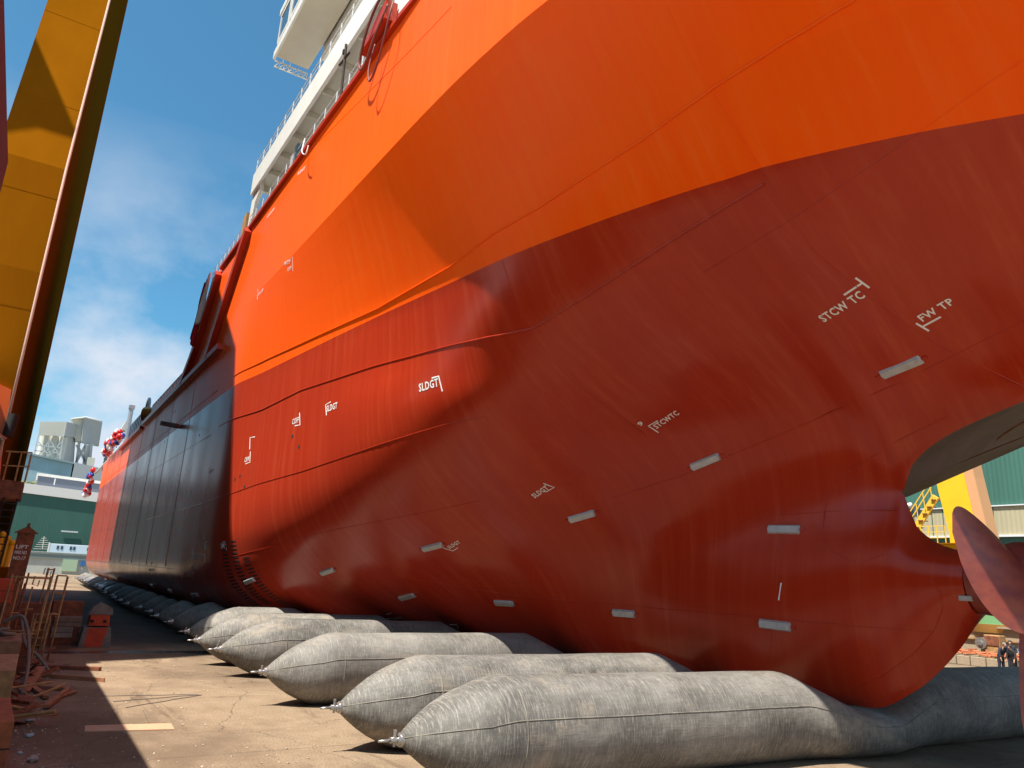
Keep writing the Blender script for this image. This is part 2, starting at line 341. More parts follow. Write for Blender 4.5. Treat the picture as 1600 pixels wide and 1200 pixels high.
def _rows(X, which):
    xs = [s[0] for s in ST if s[which] is not None]
    nr = len(ST[0][which])
    out = []
    for r in range(nr):
        out.append((_pchip(xs, [s[which][r][0] for s in ST if s[which] is not None], X),
                    _pchip(xs, [s[which][r][1] for s in ST if s[which] is not None], X)))
    return out
def _cr(pts, sub):
    # centripetal-ish Catmull-Rom through pts
    out = []
    n = len(pts)
    for i in range(n-1):
        p0 = pts[i-1] if i > 0 else (2*pts[0][0]-pts[1][0], 2*pts[0][1]-pts[1][1])
        p1, p2 = pts[i], pts[i+1]
        p3 = pts[i+2] if i+2 < n else (2*pts[-1][0]-pts[-2][0], 2*pts[-1][1]-pts[-2][1])
        for k in range(sub):
            t = k/sub
            out.append(tuple(0.5*((2*p1[j])+(-p0[j]+p2[j])*t+(2*p0[j]-5*p1[j]+4*p2[j]-p3[j])*t*t+(-p0[j]+3*p1[j]-3*p2[j]+p3[j])*t**3) for j in (0,1)))
    out.append(pts[-1]); return out
def hull_section(X):
    """port side section from deck to keel: returns (upper list, lower list or None) of (y,z)"""
    u = _rows(X, 1)
    top = [(u[0][0]+(u[1][0]-u[0][0])*k/4, u[0][1]+(u[1][1]-u[0][1])*k/4) for k in range(4)]
    bl = 0.10*min(1.0, max(0.0, (u[2][0]-u[1][0])/2.3))     # the flare is slightly convex
    mid = [(u[1][0]+(u[2][0]-u[1][0])*k/6+bl*4*(k/6)*(1-k/6), u[1][1]+(u[2][1]-u[1][1])*k/6) for k in range(6)]
    if X < -10.63:
        full = _cr(u[2:]+_rows(X, 2)[1:], 4); k = 4*(len(u)-3)
        return top+mid+full[:k+1], full[k:]
    up = top+mid+_cr(u[2:], 4)
    lo = _cr(_rows(X, 2), 4) if X <= -8.97 else None
    return up, lo
# ---------------------------------------------------------------- setting: ground
mb = MB(); mb.poly([(-1500, -900, 0), (600, -900, 0), (600, 900, 0), (-1500, 900, 0)])
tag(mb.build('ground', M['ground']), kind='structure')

# ---------------------------------------------------------------- the ship
ship = tag(empty('cargo_ship', (-50, CL, 0)), 'huge orange and oxide red ship resting on grey airbags, stern and propeller at right', 'ship')
SO = Vector((-50, CL, 0))
def ship_build(mb, name, m, **kw):
    o = mb.build(name, m, ship, **kw); o.matrix_parent_inverse = Matrix.Translation(-SO); return o
def flat_side(X, ul, sgn):
    """the starboard quarter runs out flat and low, as seen past the skeg"""
    u, l = ul
    if sgn > 0 or X < -30: return u, l
    b = min(1.0, (X+30)/10.0); b = b*b*(3-2*b)
    zo = 7.75+max(0.0, X+16.8)*0.351; n0 = 10; out = list(u[:4]); ye, ze = u[-1]
    for k in range(4, n0): t = (k-4)/(n0-4); out.append((7.95, u[4][1]+(zo-u[4][1])*t))
    m_ = len(u)-1-n0
    for k in range(n0, len(u)):
        t = (k-n0)/m_; out.append((7.95+(ye-7.95)*t, zo+(ze-zo)*t**1.5-0.25*math.sin(math.pi*t)))
    return [(a[0]+(c[0]-a[0])*b, a[1]+(c[1]-a[1])*b) for a, c in zip(u, out)], l
def build_hull():
    b = bmesh.new()
    xs = [-46.0+0.5*k for k in range(69)]+[-11.8, -11.5, -11.2, -10.9, -10.75, -10.62, -10.55, -10.45, -10.3, -10.1, -9.9, -9.7, -9.45, -9.2, -8.98]
    xa = [-8.7+0.35*k for k in range(40)]; xa = [x for x in xa if x < 5.01]
    def side(sgn):
        def P(X, y, z): return b.verts.new((X, CL+(y-CL)*sgn, z))
        rows_u = []; rows_l = []
        # forward body (shape of the midbody with a rounded bow)
        u0, l0 = hull_section(-46.0)
        fore = []
        for k in range(14):
            t = k/13; fore.append((-136.0+t*18.0, t))
        for X, t in fore:
            full = math.sqrt(max(0.0, 1-(1-t)**2))
            ru = []; rl = []
            for (y, z) in u0:
                zz = z; f = full
                ru.append(P(X+(16.3-min(zz, 16.3))*0.9*(1-t), CL-(CL-y)*f, min(z, 16.3)))
            for (y, z) in l0:
                rl.append(P(X+(16.3-z)*0.9*(1-t), CL-(CL-y)*full, z))
            rows_u.append(ru); rows_l.append(rl)
        for X in [-117, -108, -100, -92, -84, -76, -68, -62, -58.01]:
            rows_u.append([P(X, y, min(z, 16.3)) for y, z in u0]); rows_l.append([P(X, y, z) for y, z in l0])
        # step up to the quarter deck
        for X, zt in [(-58.0, 16.3), (-57.5, 18.2), (-55.5, 19.5), (-52.5, 22.8), (-50, 22.8), (-48, 22.8)]:
            rows_u.append([P(X, y, min(z, zt)) for y, z in u0]); rows_l.append([P(X, y, z) for y, z in l0])
        for X in xs:
            u, l = flat_side(X, hull_section(X), sgn)
            rows_u.append([P(X, y, z) for y, z in u]); rows_l.append([P(X, y, z) for y, z in l])
        for X in xa:
            u, l = flat_side(X, hull_section(X), sgn); rows_u.append([P(X, y, z) for y, z in u])
        for G_ in (rows_u, rows_l):
            for i in range(len(G_)-1):
                for j in range(len(G_[0])-1):
                    q = [G_[i][j], G_[i+1][j], G_[i+1][j+1], G_[i][j+1]]
                    co = []
                    for v in q:
                        if all((v.co-c.co).length > 1e-4 for c in co): co.append(v)
                    if len(co) >= 3:
                        try: b.faces.new(co)
                        except ValueError: pass
        return rows_u, rows_l
    pu, pl = side(1); su, sl = side(-1)
    # transom, deck and the blunt faces between both sides
    for i in range(len(pu)-1):
        try: b.faces.new((pu[i][0], pu[i+1][0], su[i+1][0], su[i][0]))
        except ValueError: pass
    for j in range(len(pu[-1])-1):
        try: b.faces.new((pu[-1][j], su[-1][j], su[-1][j+1], pu[-1][j+1]))
        except ValueError: pass
    # close the aft end of the boss
    for j in range(len(pl[-1])-1):
        try: b.faces.new((pl[-1][j], sl[-1][j], sl[-1][j+1], pl[-1][j+1]))
        except ValueError: pass
    bmesh.ops.remove_doubles(b, verts=b.verts, dist=0.002)
    bmesh.ops.recalc_face_normals(b, faces=b.faces)
    me = bpy.data.meshes.new('hull'); b.to_mesh(me); b.free(); me.materials.append(M['hull'])
    for p in me.polygons: p.use_smooth = True
    me.materials.append(M['deck']); me.materials.append(mat('reflected_brown', (0.19, 0.125, 0.095), 0.7, var=0.35, vscale=0.5, spec=0.12))  # oxide paint's grey-brown reflected look put into the underside colour
    for p in me.polygons:
        if p.normal.z > 0.9 and p.center.z > 15: p.material_index = 1
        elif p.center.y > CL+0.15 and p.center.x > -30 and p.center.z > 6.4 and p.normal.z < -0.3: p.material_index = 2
    me.set_sharp_from_angle(angle=math.radians(40))
    for e in me.edges:
        a, c = me.vertices[e.vertices[0]].co, me.vertices[e.vertices[1]].co
        if -130 < a.x < 3 and 17.2 < a.z < 17.8 and abs(a.z-c.z) < 0.12 and abs(a.x-c.x) > 0.05 and abs(hull_knuckle(a.x)-a.z) < 0.02: e.use_edge_sharp = True
    o = bpy.data.objects.new('hull', me); COL.objects.link(o); o.parent = ship; o.matrix_parent_inverse = Matrix.Translation(-SO)
    return o
def hull_knuckle(X):
    return _rows(max(X, -46.0), 1)[1][1]
M['deck'] = mat('deck_grey', (0.42, 0.42, 0.40), 0.7)
hull = build_hull()
_b = bmesh.new(); _b.from_mesh(hull.data); HB = BVHTree.FromBMesh(_b); _b.free()
def on_hull(p):
    q = HB.find_nearest(Vector(p)); n = q[1]
    if n.y > 0 and q[0].y < CL: n = -n
    return q[0], n
# ---------------------------------------------------------------- what is fixed to the hull
SEAMS = {
 'S1': [(-40.38, 7.94, 13.47), (-35.2, 8.39, 13.42), (-32.04, 8.67, 13.32), (-29.31, 8.92, 13.25), (-26.67, 9.18, 13.18), (-24.38, 9.42, 13.13), (-22.69, 9.58, 13.2), (-21.16, 9.72, 13.26), (-19.75, 9.85, 13.31), (-18.44, 9.91, 13.44), (-17.24, 9.97, 13.57), (-16.23, 10.08, 13.61), (-15.3, 10.21, 13.67), (-13.82, 10.38, 13.84), (-12.71, 10.52, 13.97), (-11.71, 10.66, 14.09), (-11.01, 10.74, 14.21), (-10.35, 10.83, 14.34), (-9.73, 10.91, 14.45), (-9.16, 11.01, 14.54), (-8.63, 11.13, 14.63), (-8.13, 11.24, 14.73), (-7.63, 11.37, 14.81), (-7.15, 11.48, 14.9), (-6.7, 11.6, 14.98)],
 'S2': [(-42.14, 7.92, 11.0), (-35.35, 8.47, 10.93), (-30.95, 8.9, 11.14), (-27.53, 9.25, 11.07), (-24.7, 9.58, 11.03), (-22.41, 9.95, 10.96), (-20.54, 10.36, 10.95), (-19.24, 10.71, 10.93), (-18.14, 11.11, 10.96), (-17.14, 11.5, 11.0), (-15.9, 11.73, 11.31), (-14.71, 11.91, 11.58), (-13.83, 12.02, 11.79), (-13.02, 12.14, 12.0), (-12.23, 12.24, 12.18), (-11.53, 12.3, 12.31), (-10.85, 12.35, 12.42), (-10.2, 12.4, 12.53), (-9.59, 12.45, 12.63)],
 'S3': [(-64.73, 7.9, 6.74), (-51.58, 7.9, 6.81), (-42.69, 7.93, 6.86), (-37.89, 8.14, 7.07), (-34.79, 8.52, 7.34), (-30.26, 9.13, 7.6), (-27.23, 9.53, 7.85), (-24.71, 9.91, 8.09), (-22.78, 10.39, 8.33), (-21.26, 10.95, 8.6), (-19.82, 11.63, 8.81)],
 'S4': [(-37.62, 8.51, 4.07), (-35.07, 9.0, 4.43), (-32.76, 9.49, 4.75), (-30.67, 9.94, 5.05), (-28.74, 10.35, 5.32), (-27.1, 10.79, 5.51), (-25.63, 11.22, 5.69), (-24.34, 11.66, 5.86), (-23.02, 12.23, 6.09), (-21.91, 12.85, 6.32)],
 'S5': [(-9.46, 13.26, 12.01), (-8.86, 13.3, 12.18), (-8.29, 13.34, 12.35), (-7.76, 13.4, 12.51), (-7.26, 13.47, 12.68), (-6.78, 13.54, 12.85), (-6.28, 13.64, 13.06), (-5.8, 13.74, 13.26), (-5.34, 13.83, 13.44), (-4.89, 13.92, 13.6)],
 'S5b': [(-12.06, 13.18, 11.53), (-11.37, 13.22, 11.67), (-10.7, 13.23, 11.79), (-10.05, 13.23, 11.89), (-9.46, 13.26, 12.01)],
 'S8': [(-18.71, 15.94, 6.53), (-17.83, 16.59, 6.89), (-16.81, 17.07, 7.2), (-15.83, 17.32, 7.52), (-14.87, 17.51, 7.82), (-13.92, 17.65, 8.09), (-12.98, 17.73, 8.33), (-12.18, 17.76, 8.53), (-11.35, 17.69, 8.7), (-10.51, 17.53, 8.83), (-9.82, 17.52, 8.99), (-8.96, 17.44, 9.21), (-8.17, 17.36, 9.41), (-7.43, 17.29, 9.6), (-6.74, 17.23, 9.78)],
 'T1': [(-9.73, 10.91, 14.45), (-9.58, 11.54, 13.67), (-9.45, 12.2, 12.87), (-9.47, 12.77, 12.41), (-9.48, 13.35, 11.93), (-9.51, 13.98, 11.46), (-9.32, 14.76, 11.0), (-9.11, 15.54, 10.53), (-8.92, 16.03, 10.23), (-8.72, 16.52, 9.93), (-8.51, 17.0, 9.62), (-8.15, 17.53, 9.29), (-7.8, 18.07, 8.98), (-7.45, 18.6, 8.67)],
 'T0': [(-9.83, 9.66, 16.06), (-9.84, 10.0, 15.61), (-9.84, 10.34, 15.16), (-9.73, 10.91, 14.45)],
 'T2': [(-17.26, 10.31, 12.92), (-17.24, 10.75, 12.15), (-17.23, 11.2, 11.37), (-17.21, 11.95, 10.44), (-17.13, 13.13, 9.59), (-17.02, 13.95, 9.18), (-16.95, 14.83, 8.77), (-16.87, 15.73, 8.35)],
 'T4': [(-13.97, 18.19, 6.26), (-13.87, 18.06, 4.98), (-13.9, 17.91, 3.92), (-14.02, 17.91, 3.23), (-14.16, 17.94, 2.54), (-14.41, 18.14, 1.51)],
 'T5': [(-16.98, 7.93, 20.52), (-17.02, 7.93, 19.64), (-17.07, 7.93, 18.76), (-17.21, 7.94, 17.33)],
 'DK': [(-31.42, 7.9, 22.46), (-27.79, 7.9, 21.89), (-24.77, 7.9, 21.41), (-22.21, 7.9, 21.01), (-20.01, 7.9, 20.66), (-18.45, 7.91, 20.49), (-17.07, 7.93, 20.36)],
 'R1': [(-9.16, 18.51, 8.24), (-9.81, 18.5, 8.01), (-10.46, 18.45, 7.75), (-11.23, 18.52, 7.42), (-11.95, 18.43, 7.05), (-12.54, 18.37, 6.21), (-12.64, 18.28, 5.51), (-12.25, 18.12, 4.95), (-11.43, 18.07, 4.58)],
 'R2': [(-9.72, 18.08, 4.31), (-9.49, 18.11, 4.03), (-9.55, 18.24, 3.68), (-9.88, 18.41, 3.16), (-10.44, 18.5, 2.6), (-11.29, 18.51, 1.98), (-12.56, 18.51, 1.35)],
 'H1': [(-13.99, 18.2, 5.99), (-13.16, 18.3, 6.02), (-12.36, 18.38, 6.04), (-11.47, 18.51, 6.04), (-10.65, 18.68, 6.04)],
 'H2': [(-11.52, 18.08, 4.61), (-10.54, 18.19, 4.99), (-10.02, 18.75, 5.3)],
 'H3': [(-28.04, 12.82, 3.67), (-26.97, 13.58, 3.55), (-25.92, 14.3, 3.43), (-24.85, 14.96, 3.32), (-23.77, 15.56, 3.22), (-22.76, 16.01, 3.19), (-21.76, 16.42, 3.17), (-20.78, 16.78, 3.16), (-19.79, 17.08, 3.14), (-18.81, 17.33, 3.14), (-17.83, 17.52, 3.13), (-16.86, 17.65, 3.13), (-15.93, 17.74, 3.13), (-15.04, 17.82, 3.13), (-14.21, 17.9, 3.13), (-13.43, 17.97, 3.12), (-12.7, 18.05, 3.11), (-12.01, 18.13, 3.1), (-11.28, 18.21, 3.11), (-10.59, 18.3, 3.12), (-9.96, 18.41, 3.12)],
}
def strip_on_hull(pts, width, lift, mb, close_ends=True):
    """a thin raised strip following the plating through the given points"""
    P = []
    for a, b_ in zip(pts, pts[1:]):
        a = Vector(a); b_ = Vector(b_); n = max(1, int((b_-a).length/0.5))
        for k in range(n): P.append(a+(b_-a)*k/n)
    P.append(Vector(pts[-1]))
    Q = [on_hull(p) for p in P]
    prev = None
    for i, (p, n) in enumerate(Q):
        d = (Q[min(i+1, len(Q)-1)][0]-Q[max(i-1, 0)][0])
        if d.length < 1e-6: continue
        d.normalize(); s = n.cross(d).normalized()*width/2
        r = [mb.b.verts.new(p+s-n*0.01), mb.b.verts.new(p+s*0.5+n*lift), mb.b.verts.new(p-s*0.5+n*lift), mb.b.verts.new(p-s-n*0.01)]
        if prev:
            for k in range(3): mb.b.faces.new((prev[k], prev[k+1], r[k+1], r[k]))
        prev = r
M['seam'] = M['hull']
for k, pts in SEAMS.items():
    f = MB(); w_ = 0.07 if k in ('S1', 'S2') else 0.045 if k == 'S3' else 0.03
    strip_on_hull(pts, w_, 0.030 if k in ('S1', 'S2') else 0.018 if k == 'S3' else 0.010, f); ship_build(f, 'weld_seam', M['seam'], smooth=True)
for pts in ([(-17, 23.5, 7.6), (-12, 23.5, 8.6), (-4, 23.5, 11.2)], [(-17, 26.6, 7.6), (-12, 26.6, 9.0), (-4, 26.6, 11.6)]):
    f = MB(); strip_on_hull(pts, 0.09, 0.03, f); ship_build(f, 'weld_seam', M['rust'])
# forward plating seams on the flat side
for z in (13.37, 10.75, 6.8, 3.3):
    f = MB(); f.bar((-120, 7.897, z), (-44.0, 7.897, z), 0.03, 0.015); ship_build(f, 'weld_seam', M['seam'])
for x in (-52.0, -60.5, -69, -77.5, -86, -94.5, -103, -111.5):
    f = MB(); f.bar((x, 7.897, 3.4), (x, 7.897, 16.1), 0.03, 0.015); ship_build(f, 'weld_seam', M['seam'])

# ---- zinc anodes welded to the plating
def on_frame(p0, p1):
    a, na = on_hull(p0); b_, nb = on_hull(p1); n = (na+nb).normalized(); c = (a+b_)/2
    d = (b_-a); L_ = d.length; d.normalize(); n = (n-d*n.dot(d)).normalized(); s = n.cross(d)
    R = Matrix((d, s, n)).transposed().to_4x4(); R.translation = c
    return R, L_, n
ANODES = [((-37.15, 9.24, 2.97), (-36.2, 9.41, 3.18)), ((-31.77, 11.01, 3.59), (-30.81, 11.21, 3.8)), ((-25.54, 12.62, 4.69), (-24.52, 12.93, 4.9)),
 ((-20.06, 15.23, 5.79), (-19.25, 15.73, 6.05)), ((-16.34, 17.13, 7.45), (-15.35, 17.36, 7.76)), ((-10.04, 17.25, 9.2), (-8.95, 17.2, 9.4)),
 ((-29.41, 13.68, 2.76), (-28.35, 13.83, 2.97)), ((-24.83, 15.48, 2.91), (-23.94, 15.81, 2.92)), ((-19.95, 17.14, 2.88), (-19.03, 17.34, 2.89)),
 ((-14.51, 17.88, 2.96), (-13.51, 17.98, 2.93)), ((-14.32, 18.15, 5.59), (-13.28, 18.25, 5.56)), ((-45.2, 8.48, 2.01), (-44.0, 8.59, 2.09)), ((-52.5, 8.45, 1.95), (-51.2, 8.45, 1.95)), ((-60.0, 8.4, 2.0), (-58.7, 8.4, 2.0))]
for a, b_ in ANODES:
    R, L_, n = on_frame(a, b_); f = MB(); h = 0.13; e = L_/2
    low = [(-e, -h, 0), (e, -h, 0), (e, h, 0), (-e, h, 0)]; t = 0.085
    base = [(-e+0.03, -h, 0.005), (e-0.03, -h, 0.005), (e, 0, 0.005), (e-0.03, h, 0.005), (-e+0.03, h, 0.005), (-e, 0, 0.005)]
    top = [(x*0.93, y*0.72, t) for x, y, _ in base]
    B = [f.b.verts.new(R @ Vector(p)) for p in base]; T_ = [f.b.verts.new(R @ Vector(p)) for p in top]
    f.b.faces.new(T_); f.b.faces.new(B[::-1])
    for i in range(6): f.b.faces.new((B[i], B[(i+1) % 6], T_[(i+1) % 6], T_[i]))
    an = ship_build(f, 'anode', M['zinc'])
    for sx_ in (-1, 1):
        f = MB(); c = R @ Vector((sx_*(e+0.05), 0, 0.02)); f.box(c, (0.14, 0.07, 0.03), rot=R.to_3x3().to_4x4())
        st = f.build('anode_strap', M['hull'], an)

# ---- painted markings
def ribbon_mark(pts, width, f):
    strip_on_hull(pts, width, 0.010, f)
def text_mark(s, a, b_, h, f, flip=False):
    """lettering laid along a -> b on the plating, height h"""
    cu = bpy.data.curves.new('t', 'FONT'); cu.body = s; cu.size = 1.0; cu.offset = 0.025; cu.resolution_u = 2; cu.space_character = 1.12
    ob = bpy.data.objects.new('t', cu); COL.objects.link(ob); dg = bpy.context.evaluated_depsgraph_get(); me = bpy.data.meshes.new_from_object(ob.evaluated_get(dg))
    xs_ = [v.co.x for v in me.vertices]; ys_ = [v.co.y for v in me.vertices]; x0, x1, y0, y1 = min(xs_), max(xs_), min(ys_), max(ys_)
    A, nA = on_hull(a); B_, nB = on_hull(b_); d = B_-A; n = (nA+nB).normalized(); L_ = d.length; d.normalize(); up = n.cross(d).normalized()
    if up.z < 0: up = -up
    vs = []
    for v in me.vertices:
        p = A+d*((v.co.x-x0)/(x1-x0)*L_)+up*((v.co.y-y0)/(y1-y0)-0.5)*h
        q, nn = on_hull(p); vs.append(f.b.verts.new(q+nn*0.012))
    for pl in me.polygons:
        try: f.b.faces.new([vs[i] for i in pl.vertices])
        except ValueError: pass
    bpy.data.objects.remove(ob); bpy.data.curves.remove(cu); bpy.data.meshes.remove(me)
def marking(lines, texts, wd=0.07):
    f = MB()
    for l_ in lines: ribbon_mark(l_, wd, f)
    for t_ in texts: text_mark(*t_, f)
    ship_build(f, 'tank_marking', M['mark'])
marking([[(-21.29, 10.36, 10.04), (-20.98, 10.44, 10.06), (-20.90, 10.62, 9.57)]], [('SLDGT', (-21.92, 10.24, 9.80), (-21.02, 10.50, 9.88), 0.28)], 0.08)
marking([[(-27.9, 9.25, 10.18), (-28.36, 9.21, 10.12), (-28.21, 9.25, 9.67)]], [('SLDGT', (-28.22, 9.23, 9.93), (-27.29, 9.33, 9.95), 0.26)])
marking([[(-31.22, 8.92, 9.62), (-30.70, 8.98, 9.60), (-30.86, 8.94, 10.14)]], [('COFF', (-31.52, 8.88, 9.83), (-30.85, 8.96, 9.85), 0.25)])
marking([[(-35.8, 8.42, 9.66), (-36.45, 8.34, 9.70), (-36.25, 8.37, 9.1)], [(-36.11, 8.37, 8.98), (-35.95, 8.39, 8.45), (-36.5, 8.33, 8.42)]], [('CRW', (-36.65, 8.31, 8.62), (-36.05, 8.37, 8.66), 0.24)])
marking([[(-19.88, 14.02, 6.89), (-19.73, 14.36, 6.78), (-20.03, 14.24, 6.64)]], [('SLDGT', (-20.45, 14.02, 6.50), (-19.86, 14.17, 6.78), 0.20)], 0.05)
marking([[(-24.66, 13.03, 4.77), (-24.41, 13.30, 4.67), (-24.08, 13.33, 4.79)]], [('SLDGT', (-24.45, 13.12, 4.78), (-23.82, 13.22, 5.0), 0.15)], 0.045)
marking([[(-9.13, 14.96, 10.91), (-9.01, 15.29, 10.71)], [(-9.07, 15.13, 10.81), (-9.58, 15.19, 10.68)]], [('STCW TC', (-10.43, 15.50, 10.38), (-9.21, 15.34, 10.66), 0.24)], 0.07)
marking([[(-16.24, 15.63, 8.71), (-16.59, 15.57, 8.58), (-16.52, 15.93, 8.42)]], [('STCWTC', (-16.47, 15.72, 8.55), (-15.58, 15.80, 8.90), 0.20), ('9', (-16.78, 15.33, 8.62), (-16.63, 15.36, 8.66), 0.18)], 0.05)
marking([[(-8.62, 16.42, 10.01), (-8.48, 16.69, 9.85)], [(-8.53, 16.55, 9.94), (-8.09, 16.51, 10.05)]], [('FW TP', (-8.49, 16.36, 10.06), (-7.70, 16.27, 10.27), 0.20)], 0.065)
marking([[(-13.75, 17.93, 4.09), (-13.84, 17.91, 3.62)]], [], 0.055)
marking([[(-28.83, 15.82, 1.80), (-28.43, 15.94, 1.81), (-28.76, 16.19, 1.65)]], [], 0.06)
marking([[(-31.54, 14.10, 2.03), (-31.13, 14.15, 2.09)]], [('SLOPSHRWTP', (-32.29, 14.23, 1.77), (-30.97, 14.64, 1.91), 0.16)], 0.05)
# frame marks at the forward shoulder
marking([[(-41.25, 8.02, 4.37), (-41.36, 7.98, 4.79), (-40.87, 7.99, 4.79)]], [('2', (-41.6, 7.96, 5.04), (-41.3, 7.97, 5.04), 0.20), ('S', (-41.05, 8.01, 4.56), (-40.75, 8.02, 4.56), 0.20)], 0.05)
marking([[(-44.12, 7.94, 4.44), (-43.86, 7.97, 3.93)], [(-43.98, 7.96, 4.17), (-42.32, 8.0, 4.18)], [(-42.75, 7.99, 4.18), (-42.67, 8.01, 3.91)], [(-41.89, 8.02, 4.18), (-41.28, 8.04, 4.18), (-41.25, 8.09, 3.77)]], [('WFP S', (-43.6, 7.97, 3.98), (-41.6, 8.04, 4.0), 0.22)], 0.05)
marking([[(-43.6, 8.06, 3.3), (-43.79, 8.16, 2.87)]], [('8', (-44.0, 8.01, 3.46), (-43.5, 8.03, 3.47), 0.20), ('WFP', (-44.9, 8.04, 3.06), (-43.9, 8.09, 3.08), 0.20)], 0.05)
marking([[(-57.8, 7.93, 3.35), (-57.89, 8.03, 2.75)]], [('7', (-58.3, 7.92, 3.5), (-57.5, 7.91, 3.5), 0.22), ('WFP', (-59.2, 7.97, 3.04), (-56.4, 7.96, 3.08), 0.22)], 0.05)
marking([[(-38.28, 8.2, 4.77), (-37.98, 8.25, 4.78), (-37.91, 8.35, 4.39)]], [('IM', (-38.5, 8.2, 4.60), (-38.08, 8.27, 4.62), 0.26)], 0.06)
marking([[(-42.98, 7.92, 8.82), (-42.77, 7.92, 8.42)]], [('COFF', (-42.64, 7.92, 8.58), (-41.82, 7.93, 8.53), 0.18)], 0.05)
marking([[(-31.9, 7.93, 17.25), (-31.55, 7.93, 17.28), (-31.68, 8.02, 16.66)]], [('WTP', (-32.8, 7.9, 17.36), (-31.85, 7.94, 17.18), 0.18), ('COFF', (-32.36, 7.98, 16.93), (-31.78, 8.0, 16.88), 0.16)], 0.05)
marking([[(-37.49, 7.9, 17.56), (-37.41, 7.93, 16.98)]], [('SLOP', (-37.22, 7.91, 17.2), (-36.3, 7.92, 17.18), 0.16)], 0.045)
marking([], [('SLDGT', (-32.6, 7.9, 21.95), (-31.4, 7.9, 21.72), 0.16)])
marking([], [('COFF', (-37.9, 7.9, 21.82), (-36.4, 7.9, 21.72), 0.16)])

# ---- small drain holes
for p in ((-36.96, 8.26, 7.87), (-37.53, 8.18, 7.75), (-36.2, 8.36, 7.33), (-30.61, 9.02, 8.66), (-31.36, 8.92, 9.18), (-47.5, 7.9, 11.2), (-62, 7.9, 12.6), (-60, 7.9, 14.6), (-59, 7.9, 14.5)):
    q, n = on_hull(p); f = MB(); f.tube([q-n*0.02, q+n*0.008], 0.085, 12); ship_build(f, 'drain_hole', M['black'])
# ---- sea chest gratings near the turn of the bilge: columns of slots
for x0, zt in ((-38.4, 4.9), (-37.4, 4.9), (-36.4, 4.3)):
    f = MB(); a = Vector((x0, 8.0, zt)); n_s = 0
    lst = [hull_section(x0+0.0)]
    u, l = lst[0]; poly = [Vector((x0, y, z)) for y, z in u+l if z < zt]
    acc = 0.0; nxt = 0.1
    for p, q in zip(poly, poly[1:]):
        d = (q-p).length
        while nxt < acc+d and n_s < 20:
            c = p.lerp(q, (nxt-acc)/d); cc, n = on_hull(c); cc2, n2 = on_hull(c+Vector((0.62, 0, 0)))
            t = (cc2-cc).normalized(); R = Matrix((t, n.cross(t), n)).transposed().to_4x4()
            f.box(cc+(cc2-cc)*0.5, (0.6, 0.07, 0.02), rot=R); n_s += 1; nxt += 0.19
        acc += d
    ship_build(f, 'intake_grating', M['black'])
# ---- dark perforated launch plate along the far bilge
f = MB(); f.prism([(-62, 7.95, 1.35), (-62, 7.25, 1.02), (-62, 7.25, 0.92), (-62, 7.95, 0.90)], (-56, 0, 0)); lp = ship_build(f, 'bilge_plate', mat('dark_plate', (0.22, 0.20, 0.22), 0.4, metal=0.5))
for k in range(13):
    x = -64-4.3*k; f = MB(); n = Vector((0, -0.43, 0.90)).normalized(); c = Vector((x, 7.6, 1.19)); f.tube([c-n*0.02, c+n*0.02], 0.20, 12)
    h_ = f.build('lightening_hole', M['black'], lp)

# ---- fender bars, deck edge trim and the slanting bulwark braces
def trim(name, pts, w, d, m=None):
    f = MB()
    for a, b_ in zip(pts, pts[1:]): f.bar(a, b_, w, d, up=(0, 1, 0))
    return ship_build(f, name, m or M['trim_red'])
trim('fender_bar', [(-76.5, 7.75, 16.05), (-44.3, 7.75, 16.05)], 0.34, 0.42)
trim('fender_bar', [(-96.0, 7.75, 15.9), (-77.9, 7.75, 15.9)], 0.34, 0.42)
trim('deck_edge_trim', [(-49.2, 7.84, 22.66), (-21.0, 7.84, 22.66)], 0.18, 0.24)
trim('deck_edge_trim', [(-21.0, 7.84, 22.66), (-12.0, 8.25, 22.66), (-4.0, 10.15, 22.66), (4.8, 13.9, 22.66)], 0.18, 0.24)
trim('bulwark_brace', [(-41.4, 7.72, 22.4), (-47.9, 7.72, 16.2)], 0.5, 0.42)
trim('bulwark_brace', [(-48.9, 7.72, 22.2), (-53.2, 7.72, 18.0), (-56.6, 7.72, 16.2)], 0.5, 0.42)
trim('overboard_pipe', [(-56.4, 7.9, 13.0), (-57.2, 6.9, 13.2)], 0.32, 0.32, M['steel'])

